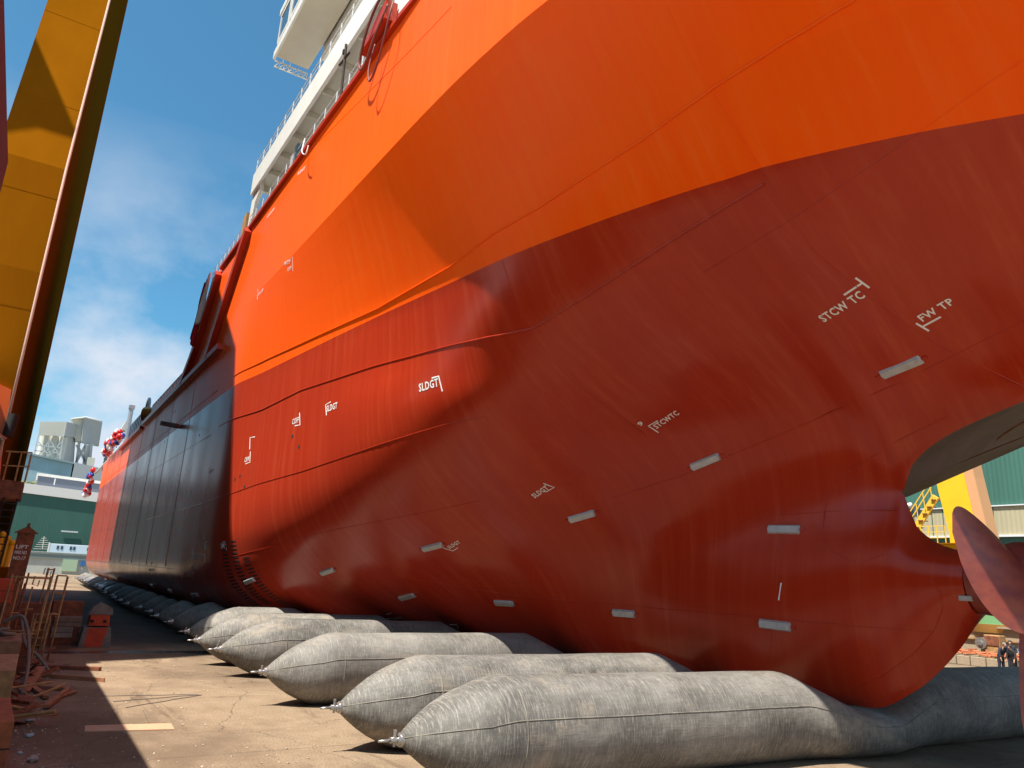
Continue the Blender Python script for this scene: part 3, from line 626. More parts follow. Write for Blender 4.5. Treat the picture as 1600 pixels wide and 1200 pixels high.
# ---- propeller
pr = MB(); PC = Vector((-7.45, CL, 4.35))
pr.tube([PC+Vector((-1.52, 0, -0.05)), PC+Vector((-1.50, 0, -0.05)), PC+Vector((-0.6, 0, 0)), PC+Vector((0.55, 0, 0)), PC+Vector((1.1, 0, 0)), PC+Vector((1.55, 0, 0)), PC+Vector((1.75, 0, 0))], [0.66, 0.72, 0.86, 0.88, 0.70, 0.4, 0.05], 32)
hub = ship_build(pr, 'propeller', M['prop'], smooth=True, auto=40)
def blade(theta):
    R_ = 3.75; nr, nc = 34, 12; f = MB(); rows = []
    for i in range(nr+1):
        t = i/nr; r = 0.75+(R_-0.75)*t
        ch = (1.5+0.9*math.sin(t*math.pi*0.85))*max(0.0, 1-t**9)**0.5 if t < 1 else 0.02
        ch = max(ch, 0.02); phi = math.atan2(3.9, 2*math.pi*r); skew = -math.radians(15)*t*t; rake = -0.15*t; th = 0.22*(1-t)**1.3+0.018
        row = []
        for side_ in (1, -1):
            for j in (range(nc+1) if side_ == 1 else range(nc-1, 0, -1)):
                c = j/nc-0.5; s = c*ch
                thick = th*math.sqrt(max(0, 1-(2*c)**2))*0.5
                ang = theta+(s*math.cos(phi))/r+skew
                ax = s*math.sin(phi)+rake+side_*thick*math.cos(phi)
                row.append(f.b.verts.new((PC.x+ax, PC.y+r*math.cos(ang), PC.z+r*math.sin(ang))))
        rows.append(row)
    n = len(rows[0])
    for a, b_ in zip(rows, rows[1:]):
        for k in range(n): f.b.faces.new((a[k], a[(k+1) % n], b_[(k+1) % n], b_[k]))
    f.b.faces.new(rows[-1]); f.b.faces.new(rows[0][::-1])
    return f
for k in range(4):
    bl = blade(math.radians(183)+k*math.pi/2).build('blade', M['prop'], hub, smooth=True, auto=50)
f = MB(); f.tube([(-9.0, CL, 4.3), (-8.93, CL, 4.3)], 0.60, 28); ship_build(f, 'shaft_gap_ring', M['black'])
f = MB(); f.box((-8.98, CL-0.62, 3.92), (0.30, 0.10, 0.12), bevel=0.02); ship_build(f, 'anode', M['zinc'])
# ---------------------------------------------------------------- superstructure and deck gear
def wslab(name, c, d, m, bevel=0.03):
    f = MB(); f.box(c, d, bevel=bevel); return ship_build(f, name, m)
# boat deck slab carried on end posts
f = MB(); f.box((-32.4, 7.98, 26.28), (22.2, 0.16, 1.34)); ship_build(f, 'boat_deck_bulwark', M['white'])
f = MB(); f.box((-32.4, 12.0, 26.1), (22.2, 7.88, 0.25)); bd = ship_build(f, 'boat_deck', M['cream'])
for k in range(10):
    x = -42.6+2.3*k; f = MB(); f.box((x, 11.9, 25.8), (0.12, 7.6, 0.34)); f.build('deck_beam', M['cream'], bd)
# end frame with its opening
f = MB(); f.prism([(-43.75, 8.06, 22.8), (-43.0, 8.06, 22.8), (-42.6, 8.06, 24.8), (-41.8, 8.06, 25.25), (-41.8, 8.06, 26.95), (-42.9, 8.06, 27.0), (-43.5, 8.06, 26.4)], (0, 0.22, 0)); ship_build(f, 'end_post', M['white'])
f = MB(); f.box((-42.9, 10.2, 23.9), (0.16, 1.2, 2.2)); f.box((-42.9, 12.8, 23.9), (0.16, 1.6, 2.2)); ship_build(f, 'end_bulkhead', M['pale'])
# inner deckhouse
f = MB(); f.box((-31, 17.5, 27.5), (21.5, 11, 9.4)); ship_build(f, 'deckhouse', M['white'])
f = MB(); f.box((-33, 18.8, 34.0), (9, 18.6, 3.6)); ship_build(f, 'bridge', M['white'])
# bridge wing overhanging the side
f = MB(); f.prism([(-39.9, 7.45, 33.0), (-39.9, 9.4, 33.0), (-39.9, 9.4, 36.2), (-39.9, 7.45, 36.2)], (13, 0, 0)); bw = ship_build(f, 'bridge_wing', M['cream'])
f = MB(); f.box((-33.4, 7.38, 33.1), (13.3, 0.12, 0.5)); f.box((-33.4, 7.38, 36.1), (13.3, 0.12, 0.4)); f.build('wing_coaming', M['white'], bw)
for k in range(5):
    f = MB(); f.box((-38.5+2.5*k, 7.40, 34.6), (1.9, 0.06, 1.7)); wn = f.build('window', M['glass'], bw)
    f = MB(); x = -38.5+2.5*k
    for (dx, dz, wx, wz) in ((-1.02, 0, 0.14, 1.98), (1.02, 0, 0.14, 1.98), (0, 0.92, 1.9, 0.14), (0, -0.92, 1.9, 0.14)): f.box((x+dx, 7.37, 34.6+dz), (wx, 0.08, wz))
    f.build('window_frame', M['white'], wn)
f = MB()
for k in range(7):
    y = 7.5+0.28*k; f.bar((-40.3, y, 32.6), (-40.3, y+0.28, 33.0), 0.04); f.bar((-40.3, y+0.28, 33.0), (-40.3, y+0.28, 32.6), 0.04)
f.bar((-40.3, 7.5, 32.6), (-40.3, 9.5, 32.6), 0.06); f.bar((-40.3, 7.5, 33.0), (-40.3, 9.5, 33.0), 0.06); f.build('wing_truss', M['white'], bw)
f = MB()
for k in range(5): f.bar((-40.2, 7.5+0.45*k, 33.0), (-40.2, 7.5+0.45*k, 34.1), 0.04)
for z in (33.5, 34.1): f.bar((-40.2, 7.5, z), (-40.2, 9.3, z), 0.04)
f.build('wing_railing', M['pale'], bw)
def railing(name, x0, x1, y, z, h, n, m, rails=3, r=0.022, parent=None):
    f = MB()
    for k in range(n+1):
        x = x0+(x1-x0)*k/n; f.tube([(x, y, z), (x, y, z+h)], r*1.3, 6)
    for j in range(rails):
        zz = z+h*(j+1)/rails; f.tube([(x0, y, zz), (x1, y, zz)], r, 6)
    return ship_build(f, name, m)
railing('boat_deck_railing', -43.3, -21.6, 8.0, 26.95, 1.0, 15, M['pale'])
railing('deck_railing', -43.0, -22.2, 8.0, 22.8, 1.12, 14, M['pale'])
f = MB()
for x in (-34.9, -34.2): f.box((x, 8.15, 23.5), (0.5, 0.22, 1.3))
f.box((-38.2, 8.2, 23.3), (0.35, 0.2, 1.0)); ship_build(f, 'deck_locker', M['pale'])
f = MB(); f.box((-34.0, 8.1, 23.55), (0.45, 0.25, 1.45)); ship_build(f, 'dark_ventilator', M['glass'])
# side screen at the after end of the open deck
f = MB(); f.prism([(-22.6, 7.96, 22.8), (-20.6, 7.96, 22.8), (-20.4, 7.96, 27.5), (-21.9, 7.96, 27.5), (-22.2, 7.96, 24.6)], (0, 0.2, 0)); ss = ship_build(f, 'side_screen', M['white'])
f = MB(); f.box((-18.6, 8.1, 25.4), (3.6, 0.16, 5.2)); ship_build(f, 'deckhouse_side', M['pale'])
f = MB(); f.box((-20.35, 8.05, 24.2), (0.5, 0.2, 1.6)); ship_build(f, 'side_window', M['glass'])
# black light mast with a cross arm
f = MB(); f.tube([(-26.7, 7.75, 22.7), (-26.9, 7.75, 25.4)], 0.06, 8); f.tube([(-27.5, 7.75, 24.75), (-26.3, 7.75, 24.6)], 0.05, 8); f.box((-26.9, 7.7, 25.0), (0.12, 0.12, 0.2)); ship_build(f, 'signal_mast', mat('mast_brown', (0.035, 0.02, 0.012), 0.8))
# red shelf with looping hoses by the side screen
f = MB(); f.prism([(-24.0, 7.9, 22.9), (-21.6, 7.9, 22.9), (-21.6, 7.9, 23.7), (-22.3, 7.9, 23.6)], (0, -0.45, 0)); ship_build(f, 'mooring_shelf', M['trim_red'])
def hose(pts, r, m, name='hose'):
    # smooth through points
    P = [Vector(p) for p in pts]; Q = []
    for i in range(len(P)-1):
        p0 = P[max(i-1, 0)]; p1 = P[i]; p2 = P[i+1]; p3 = P[min(i+2, len(P)-1)]
        for k in range(8):
            t = k/8; Q.append(0.5*((2*p1)+(p2-p0)*t+(2*p0-5*p1+4*p2-p3)*t*t+(3*p1-p0-3*p2+p3)*t**3))
    Q.append(P[-1]); f = MB(); f.tube(Q, r, 8); return f
M['hose'] = mat('dark_hose', (0.16, 0.03, 0.02), 0.6)
ship_build(hose([(-21.3, 7.6, 23.6), (-21.9, 7.35, 23.9), (-22.9, 7.3, 23.2), (-23.5, 7.35, 22.1), (-22.9, 7.35, 21.6), (-22.1, 7.35, 22.4), (-21.5, 7.5, 23.4)], 0.05, None), 'hanging_hose', M['hose'], smooth=True)
ship_build(hose([(-21.2, 7.6, 23.5), (-20.9, 7.4, 22.6), (-21.5, 7.4, 21.2), (-22.2, 7.4, 20.6), (-22.5, 7.4, 21.3), (-22.4, 7.5, 22.3)], 0.035, None), 'hanging_hose', M['hose'], smooth=True)
ship_build(hose([(-31.0, 7.6, 22.9), (-30.6, 7.45, 22.0), (-29.9, 7.45, 21.5), (-29.8, 7.5, 21.9)], 0.03, None), 'hanging_hose', M['pale'], smooth=True)
# forward deck: bulwark stays, ladder rail, small mast, bow bulwark
f = MB()
for k in range(12):
    x = -58.2-1.45*k; f.prism([(x, 7.95, 16.3), (x-0.5, 7.95, 16.3), (x-0.5, 7.95, 17.5), (x, 7.95, 17.5)], (0, 0.16, 0))
f.box((-66.2, 8.05, 17.55), (17.0, 0.16, 0.12)); ship_build(f, 'bulwark_stays', M['pale'])
f = MB()
for k in range(9):
    x = -79.5-1.5*k; f.prism([(x, 7.95, 16.3), (x-0.75, 7.95, 16.3), (x-0.75, 7.95, 18.0), (x, 7.95, 18.0)], (0, 0.2, 0))
f.box((-85.6, 8.05, 18.05), (13.6, 0.2, 0.14)); ship_build(f, 'bulwark_stays', mat('navy_paint', (0.03, 0.045, 0.08), 0.4))
f = MB(); f.tube([(-77.0, 7.7, 17.0), (-76.4, 8.6, 17.0)], 0.75, 20); ship_build(f, 'brass_roller', mat('brass', (0.55, 0.30, 0.08), 0.3, metal=0.8), smooth=True, auto=40)
f = MB(); f.tube([(-77.6+1.1*math.cos(a/16*math.pi), 7.9, 17.2+1.5*math.sin(a/16*math.pi)) for a in range(17)], 0.14, 8); ship_build(f, 'roller_guard', M['steel'], smooth=True)
railing('quarter_deck_railing', -53.0, -44.6, 8.0, 22.8, 1.1, 7, M['pale'])
f = MB(); f.box((-44.4, 8.15, 23.7), (0.9, 0.4, 1.9)); ship_build(f, 'deck_box', M['rust_tan'])
f = MB(); f.prism([(-58.0, 8.02, 16.3), (-56.8, 8.02, 16.3), (-55.4, 8.02, 19.6), (-56.3, 8.02, 21.4), (-57.2, 8.02, 19.0)], (0, 0.25, 0)); ship_build(f, 'step_bulwark', M['orange'])
f = MB(); f.prism([(-118, 8.3, 16.3), (-133, 9.0, 16.3), (-131, 8.9, 19.4), (-125, 8.6, 21.0), (-119, 8.3, 20.6)], (0, 0.4, 0)); ship_build(f, 'bow_bulwark', M['orange'])
f = MB(); f.tube([(-106.0, 9.0, 16.3), (-106.6, 9.0, 22.6)], 0.28, 10); f.box((-106.6, 9.0, 22.8), (0.7, 0.7, 0.5)); ship_build(f, 'samson_post', M['steel'])
f = MB(); f.box((-127.5, 8.8, 17.6), (6.5, 0.5, 2.0)); ship_build(f, 'fairlead_recess', M['black'])
f = MB(); f.tube([(-98, 8.0, 16.45), (-134, 8.0, 16.45)], 0.16, 8); ship_build(f, 'gunwale', M['pale'])

# balloon garlands, hung on the rail
cols = {'red': mat('red_balloon', (0.70, 0.02, 0.02), 0.3), 'white': mat('white_balloon', (0.85, 0.85, 0.85), 0.3), 'blue': mat('blue_balloon', (0.02, 0.06, 0.32), 0.3)}
def garland(label, a, b_, n, seed):
    rnd = random.Random(seed); a = Vector(a); b_ = Vector(b_); root = tag(empty('balloon_garland', a), label, 'garland', 'balloon garlands on the rail')
    f = MB(); f.tube([a+(b_-a)*t/6-a+Vector((0, 0, -0.2*math.sin(t/6*math.pi))) for t in range(7)], 0.03, 6); f.build('cord', M['white'], root)
    for k in range(n):
        t = k/(n-1); c = (b_-a)*t+Vector((rnd.uniform(-.3, .3), rnd.uniform(-.45, .25), rnd.uniform(-.55, .55)))
        f = MB(); f.ico(c, rnd.uniform(0.28, 0.40), 2, (1, 1, 1.15)); f.ico(c+Vector((0, 0, -0.56)), 0.06, 1)
        f.build('balloon', cols[['red', 'white', 'blue', 'white', 'red'][(k*7+rnd.randint(0, 1)) % 5]], root, smooth=True)
garland('red, white and blue balloon garland along the forward rail beside the dark hull shade', (-94, 7.35, 17.2), (-112, 7.5, 17.4), 54, 3)
garland('red and white balloon garland hanging down at the far tip of the hull', (-132.5, 7.4, 16.4), (-135.5, 7.5, 13.0), 24, 5)
# draped flag and banner
def drape(name, label, cat, x0, x1, z0, z1, y, m, seed):
    rnd = random.Random(seed); f = MB(); nx, nz = 16, 22; g = []
    for i in range(nz+1):
        t = i/nz; row = []
        for j in range(nx+1):
            s = j/nx; w_ = 1-0.55*t*(0.4+0.6*math.sin(3+2.1*t)**2)
            xx_ = (x0+x1)/2+(x1-x0)*(s-0.5)*w_-1.6*t
            row.append(f.b.verts.new((xx_, y-0.16*math.sin(s*11+t*3+seed)*(.35+t), z1+(z0-z1)*t*(1-0.12*math.sin(s*5+seed)))))
        g.append(row)
    for i in range(nz):
        for j in range(nx): f.b.faces.new((g[i][j], g[i][j+1], g[i+1][j+1], g[i+1][j]))
    o = f.build(name, m, smooth=True); bpy.context.view_layer.update()
    sm = o.modifiers.new('s', 'SOLIDIFY'); sm.thickness = 0.01; return tag(o, label, cat)
M['flag_red'] = mat('flag_red', (0.55, 0.01, 0.03), 0.7); M['cloth_white'] = mat('cloth_white', (0.75, 0.73, 0.72), 0.8)
drape('draped_flag', 'crumpled dark red flag hanging at the forward corner of the high orange deck', 'flag', -52.6, -51.2, 18.6, 22.6, 7.5, M['flag_red'], 1)
drape('white_banner', 'narrow white cloth banner hanging beside the crumpled red flag', 'banner', -51.0, -50.4, 19.8, 22.7, 7.45, M['cloth_white'], 4)
# ---------------------------------------------------------------- launching airbags under the hull
def hull_bottom(X, Y):
    """height of the underside of the ship above (X, Y)"""
    y = Y if Y <= CL else 2*CL-Y
    Xc = max(min(X, -9.2), -46.0)
    u, l = hull_section(Xc); best = 30.0
    pts = u+l
    for (y0, z0), (y1, z1) in zip(pts, pts[1:]):
        if (y0 <= y <= y1) and y1 > y0: best = min(best, z0+(z1-z0)*(y-y0)/(y1-y0))
    return best
def make_airbag(label, x0, x1, y0, y1, R, group):
    root = empty('airbag', ((x0+x1)/2, y0, 0)); tag(root, label, 'airbag', group)
    L_ = y1-y0; n = 110; m = 40; bm = bmesh.new(); rings = []
    clr = [hull_bottom(x0+(x1-x0)*k/80, y0+L_*k/80) for k in range(81)]
    def clear(s):
        return min(c+0.42*max(0.0, abs(s-k/80.0*L_)-0.5) for k, c in enumerate(clr))
    ph = random.random()*6
    for i in range(n+1):
        t = i/n; e = 3.4
        s = L_*(0.5-0.5*math.cos(math.pi*t)) if False else L_*t
        # denser rings in the cones
        s = L_*(t+0.0)
        d = min(s, L_-s)
        k = min(1.0, d/2.0)
        r = 0.10+(R-0.10)*(1-(1-k)**2.05)
        top_free = R+r
        h = 2*r; w = r
        c = clear(s)-0.015
        zc = R if r < R else r
        zc = max(r*1.0, 0.93*R) if r < R else R
        zt = zc+r
        if zt > c:                       # squeezed below the hull: lower and wider
            zb = max(zc-r, 0.0); h = max(0.5, c-zb); w = r*(1+0.55*(1-h/(2*r))); zc = zb+h/2
        hh = h/2
        ring = []
        fl = 0.10*(1 if k >= 1 else k)   # flat contact on the ground
        for q in range(m):
            a = 2*math.pi*q/m
            ca, sa = math.cos(a), math.sin(a)
            sq = 1.06+0.9*(1-min(1.0, h/(2*r)))
            xx = w*math.copysign(abs(ca)**(1/sq), ca); zz = hh*math.copysign(abs(sa)**(1/sq), sa)
            z = zc+zz
            if z < fl*0.6: z = 0.004+z*0.12 if z > 0 else 0.004
            wob = 0.012*math.sin(3*a+ph+s*0.5)+0.010*math.sin(s*2.3+ph)
            X = x0+(x1-x0)*t+xx*(1+wob)
            ring.append(bm.verts.new((X, y0+s, z+ (wob*0.5 if z > 0.3 else 0))))
        rings.append(ring)
    ringco = [[tuple(rings[i][q].co) for i in range(n+1)] for q in range(m)]
    for i in range(n):
        for q in range(m):
            bm.faces.new((rings[i][q], rings[i][(q+1) % m], rings[i+1][(q+1) % m], rings[i+1][q]))
    bm.faces.new(rings[0][::-1]); bm.faces.new(rings[-1])
    bmesh.ops.recalc_face_normals(bm, faces=bm.faces)
    me = bpy.data.meshes.new('bag_body'); bm.to_mesh(me); bm.free(); me.materials.append(M['rubber'])
    for p in me.polygons: p.use_smooth = True
    o = bpy.data.objects.new('bag_body', me); COL.objects.link(o); o.parent = root; o.matrix_parent_inverse = Matrix.Translation(-root.location)
    inv = Matrix.Translation(-root.location)
    # moulded joint running along both flanks
    for q0 in (2, m//2-2):
        f = MB(); pts = [Vector(v) for v in ringco[q0]]
        f.tube([pts[0]]+pts[2:-2]+[pts[-1]], 0.012, 6); p = f.build('side_seam', M['rubber_dark'], root, smooth=True); p.matrix_parent_inverse = inv
    for i_ in RING_AT:
        f = MB(); rp = [Vector(ringco[q][i_]) for q in range(m)]; f.tube(rp+[rp[0]], 0.014, 5, caps=False); p = f.build('girth_seam', M['rubber_dark'], root, smooth=True); p.matrix_parent_inverse = inv
    # steel end fitting with its valve
    zc = 0.93*R; xt = x0; f = MB()
    f.tube([(xt, y0+0.06, zc), (xt, y0-0.02, zc), (xt, y0-0.02, zc), (xt, y0-0.07, zc)], [0.125, 0.125, 0.10, 0.10], 16)
    f.tube([(xt, y0-0.07, zc), (xt, y0-0.20, zc)], 0.055, 12)
    p = f.build('end_flange', M['steel'], root, smooth=True, auto=40); p.matrix_parent_inverse = inv
    f = MB(); f.tube([(xt, y0-0.12, zc), (xt, y0-0.12, zc+0.17)], 0.03, 8); f.tube([(xt-0.05, y0-0.12, zc+0.15), (xt+0.05, y0-0.12, zc+0.15)], 0.018, 6)
    f.tube([(xt, y0-0.12, zc), (xt, y0-0.12, zc-0.11)], 0.025, 8)
    p = f.build('valve', M['steel'], root, smooth=True, auto=40); p.matrix_parent_inverse = inv
    f = MB(); f.tube([(xt, y0-0.2, zc), (xt-0.02, y0-0.42, zc-0.01)], [0.03, 0.022], 8)
    p = f.build('nozzle', M['steel'], root, smooth=True); p.matrix_parent_inverse = inv
    return root
M['rubber_dark'] = mat('airbag_joint', (0.11, 0.10, 0.09), 0.8, var=0.5, vscale=3, col2=(0.30, 0.27, 0.22))
RING_AT = (9,)
BAGG = 'launching airbags under the ship'
BAGS = [
 (-13.1, -11.9, 6.35, 'nearest grey rubber airbag, front of the row beneath the curved heel of the keel'),
 (-16.45, -16.7, 6.45, 'second airbag of the row, its brown dusted cone rising just behind the front airbag'),
 (-22.3, -24.0, 6.45, 'third airbag of the row, its dark grey cone resting on sunlit concrete'),
 (-28.2, -28.4, 6.5, 'fourth airbag of the row, pale grey cone half hidden by the third one'),
 (-31.4, -31.6, 6.4, 'fifth airbag of the row, sandy stained cone just before the last sunlit one'),
 (-35.2, -35.4, 6.7, 'sixth airbag of the row, last sunlit pale airbag before the dark shade under the ship'),
 (-40.5, -40.6, 6.9, 'first fully shaded blue grey airbag behind the last sunlit one'),
]
_ord = ['second', 'third', 'fourth', 'fifth', 'sixth', 'seventh', 'eighth', 'ninth', 'tenth', 'eleventh', 'twelfth', 'thirteenth', 'fourteenth', 'fifteenth']
xx = -44.6
for i in range(14):
    BAGS.append((xx, xx-0.1, 6.9+random.uniform(-0.25, 0.35), '%s fully shaded airbag counting away along the ship from the last sunlit one' % _ord[i]))
    xx -= 3.9+random.uniform(-0.2, 0.2)
BAGS += [(-102.5, -102.5, 7.2, 'far airbag, nearest of the sunlit three under the distant end of the ship'), (-108.5, -108.5, 7.0, 'far airbag, middle of the sunlit three under the distant end of the ship'), (-114.5, -114.5, 7.0, 'farthest airbag, pale and sunlit beneath the very end of the ship')]
for (a, b_, y, lab) in BAGS:
    make_airbag(lab, a, b_, y, 2*CL-y, 0.98, BAGG)

# ---------------------------------------------------------------- gantry crane leg on the left
gc = tag(empty('gantry_crane', (-64, -3, 0)), 'tall yellow gantry crane leg rising at the left, its foot hidden by rusty clutter', 'crane')
GI = Matrix.Translation(-Vector((-64, -3, 0)))
def gp(mb, name, m, **kw):
    o = mb.build(name, m, gc, **kw); o.matrix_parent_inverse = GI; return o
f = MB()
prof = [(-31.6, 3.2), (-31.7, 14.0), (-32.2, 18.6), (-36.8, 30.4), (-38.4, 34.0), (-56.0, 46.8), (-84.0, 67.0), (-84.0, 3.2)]
f.prism([(x, -1.16, z) for x, z in prof], (0, -2.30, 0))
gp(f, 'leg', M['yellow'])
f = MB(); f.prism([(x-0.25 if z < 60 and x > -80 else x, -1.158, max(z-0.2, 3.2)) for x, z in prof], (0, 0.02, 0)); gp(f, 'shaded_side', mat('shaded_ochre', (0.085, 0.045, 0.004), 0.95, spec=0.0))  # added sheet; its darker ochre paints shade on the leg's inner side
# box stiffener strip and conduit down the near corner
f = MB(); pts = [(x+0.04, -1.14, z) for x, z in prof[:5]]
f.tube([Vector(p)+Vector((0.10, -0.02, 0)) for p in pts], 0.05, 8); gp(f, 'conduit', mat('pinkish_conduit', (0.60, 0.42, 0.34), 0.8, spec=0.1), smooth=True)
f = MB()
for x, z in ((-96.0, 0),): pass
f.bar((-84.1, -1.1, 3.2), (-84.1, -1.1, 66.5), 0.3, 0.2); gp(f, 'edge_flange', M['yellow'])
# plate seams across the end face
for z in (12.5, 17.2, 22.0, 27.5):
    f = MB()
    for (xa, za), (xb, zb) in zip(prof, prof[1:5]):
        if za <= z <= zb:
            t = (z-za)/(zb-za); x = xa+(xb-xa)*t
            f.bar((x+0.004, -1.18, z), (x+0.004, -3.44, z), 0.012, 0.02)
    gp(f, 'weld_bead', M['yellow'])
# bogie, sill beam and wheels
f = MB(); f.box((-58, -2.5, 2.5), (54, 2.4, 1.5), bevel=0.05); gp(f, 'sill_beam', M['yellow'])
for x in (-37, -40.5, -44, -86, -90, -94):
    f = MB(); f.tube([(x, -3.2, 0.55), (x, -2.6, 0.55)], 0.5, 20); gp(f, 'wheel', M['rust'], smooth=True, auto=40)
for x in (-38.8, -88):
    f = MB(); f.prism([(x-3.2, -3.5, 0.7), (x+3.2, -3.5, 0.7), (x+2.0, -3.5, 1.7), (x-2.0, -3.5, 1.7)], (0, 1.2, 0)); gp(f, 'bogie_frame', M['trim_red'])

hall = tag(empty('shade_caster_box', (-66, -22, 0)), 'tall grey box added outside the picture edge to shade the crane leg', 'hall')  # unseen box, added only to cast shade on the crane leg
f = MB(); f.box((-60.5, -21, 21), (61, 18, 42)); o = f.build('wall', M['pale'], hall); o.matrix_parent_inverse = Matrix.Translation(Vector((66, 22, 0)))
f = MB(); f.box((-60.5, -21, 42.2), (61.6, 18.6, 0.4)); o = f.build('roof', M['trim_red'], hall); o.matrix_parent_inverse = Matrix.Translation(Vector((66, 22, 0)))
# long shed just beyond the left edge of the picture
sh = tag(empty('workshop_shed', (-24, -8, 0)), 'dark green corrugated shed with dark red eave at the left edge beside the crane leg', 'shed')
SI = Matrix.Translation(Vector((24, 8, 0)))
def sp_(mb, name, m):
    o = mb.build(name, m, sh); o.matrix_parent_inverse = SI; return o
f = MB(); f.box((-19.2, -8.0, 4.9), (33.6, 11.2, 9.8)); sp_(f, 'wall', M['green'])
f = MB(); f.prism([(-2.2, -2.15, 10.2), (-2.2, -2.15, 9.82), (-2.2, -14, 9.82), (-2.2, -8.1, 12)], (-34.2, 0, 0)); sp_(f, 'roof', M['pale'])
# the taller bay whose eave shows at the top left
f = MB(); f.box((-6.0, -1.75, 5.45), (2.7, 1.9, 3.0)); sp_(f, 'monitor_wall', M['green'])
f = MB(); f.box((-6.0, -0.74, 6.95), (2.8, 0.08, 0.34)); sp_(f, 'red_eave', mat('dark_eave', (0.13, 0.015, 0.012), 0.9))
# ---------------------------------------------------------------- helper: a point seen at picture position (px, py) of a 1600 wide view, at a given distance plane
_CR = Vector((0.54607, 0.83605, 0.05311)); _CU = Vector((0.18532, -0.18238, 0.96560)); _CF = Vector((-0.81698, 0.51745, 0.25453)); _CO = Vector((0, 0, 3.8))
def _ray(px, py): return _CR*(px-800)-_CU*(py-600)+_CF*1155.0
def ax(px, py, X): r = _ray(px, py); return _CO+r*(X/r.x)
def ay(px, py, Y): r = _ray(px, py); return _CO+r*(Y/r.y)
def az(px, py, z): r = _ray(px, py); return _CO+r*((z-3.8)/r.z)
TILT = Matrix.Rotation(math.radians(-2.4), 4, 'Y') @ Matrix.Rotation(math.radians(0.5), 4, 'X')   # the slip is inclined; far buildings stand plumb
def far_root(name, label, cat, loc, group=None):
    o = tag(empty(name, loc), label, cat, group); return o
def fb(mb, name, m, root, **kw):
    o = mb.build(name, m, root, **kw); o.matrix_parent_inverse = Matrix.Translation(-Vector(root.location)); return o
# green fabrication hall beyond the far end of the ship
r = far_root('green_hall', 'wide dark green hall with white roof band, beyond the far end of the ship', 'hall', (-190, 10, 0))
f = MB(); f.prism([(-190, -3.6, -2), (-190, -3.6, 16.1), (-190, 60, 13.4), (-190, 60, -2)], (-40, 0, 0)); fb(f, 'wall', M['green'], r)
f = MB(); f.prism([(-189.6, -3.8, 16.1), (-189.6, -3.8, 18.1), (-189.6, 60, 15.6), (-189.6, 60, 13.4)], (-41, 0, 0)); fb(f, 'roof_band', mat('roof_white', (0.72, 0.70, 0.66), 0.6), r)
f = MB(); f.prism([(-197, 0.7, 18.0), (-197, 0.7, 20.6), (-197, 40, 19.2), (-197, 40, 16.4)], (-12, 0, 0)); rf = fb(f, 'roof_monitor', mat('slate_blue', (0.13, 0.15, 0.19), 0.6), r)
f = MB(); f.prism([(-196.8, 0.4, 20.5), (-196.8, 0.4, 21.1), (-196.8, 40, 19.7), (-196.8, 40, 19.1)], (-12.4, 0, 0)); fb(f, 'monitor_coping', M['white'], r)
f = MB(); f.box((-189.7, 8.6, 8.6), (0.15, 3.2, 0.3)); fb(f, 'lamp_strip', M['pale'], r)
for k in range(3):
    f = MB(); f.tube([(-193, -3+7*k, 18.5), (-193, -3+7*k, 19.9)], 0.12, 6); fb(f, 'roof_vent', M['pale'], r)
# porta cabins and a quay wall in front of the hall
r = far_root('site_cabin', 'long pale blue site cabin with small dark windows in front of the green hall', 'cabin', (-180, 10, 4))
f = MB(); f.box((-180, 10.5, 4.9), (3, 11, 1.7), bevel=0.05); bdy = fb(f, 'wall', mat('cabin_white', (0.62, 0.68, 0.76), 0.5), r)
for y in (6.6, 7.3, 8.9, 9.5, 12.0, 12.6):
    f = MB(); f.box((-178.47, y, 5.05), (0.05, 0.4, 0.7)); fb(f, 'window', M['glass'], r)
f = MB(); f.box((-178.5, 5.0, 4.9), (0.1, 0.25, 2.1)); fb(f, 'corner_post', M['white'], r)
r = far_root('quay_wall', 'low grey green quay wall with pale panels beneath the pale blue cabin', 'wall', (-176, 10, 0))
f = MB(); f.box((-176, 12, 3.4), (6, 34, 1.2)); fb(f, 'upper_band', mat('grey_green', (0.20, 0.26, 0.25), 0.7), r)
f = MB(); f.box((-176.2, 12, 1.4), (6, 34, 2.8)); fb(f, 'lower_wall', mat('pale_panels', (0.52, 0.55, 0.50), 0.7, var=0.15, vscale=0.4), r)
f = MB(); f.box((-173, 9.0, 1.7), (0.3, 2.6, 2.2)); fb(f, 'green_door', mat('pale_green', (0.40, 0.55, 0.38), 0.7), r)
f = MB(); f.box((-172.9, 11.2, 2.2), (0.3, 0.8, 1.0)); fb(f, 'blue_sign', mat('sign_blue', (0.03, 0.16, 0.42), 0.6), r)
f = MB()
for k in range(4): f.bar((-172.9, 1+9*k, 4.05), (-172.9, 10+9*k, 4.05), 0.08)
fb(f, 'rail', M['pale'], r)
# little white lattice mast by the cabin
r = far_root('lattice_mast', 'small white lattice mast with cross arms left of the pale blue cabin', 'mast', (-170, 3.6, 3))
f = MB(); c = ax(66, 858, -170); t = ax(69, 838, -170)
f.bar(c, t, 0.12)
for k in range(6): p = c.lerp(t, k/6); w_ = 1.5*(1-k/7); f.bar(p+Vector((0, -w_, 0)), p+Vector((0, w_, 0.1)), 0.08)
fb(f, 'lattice', M['white'], r)
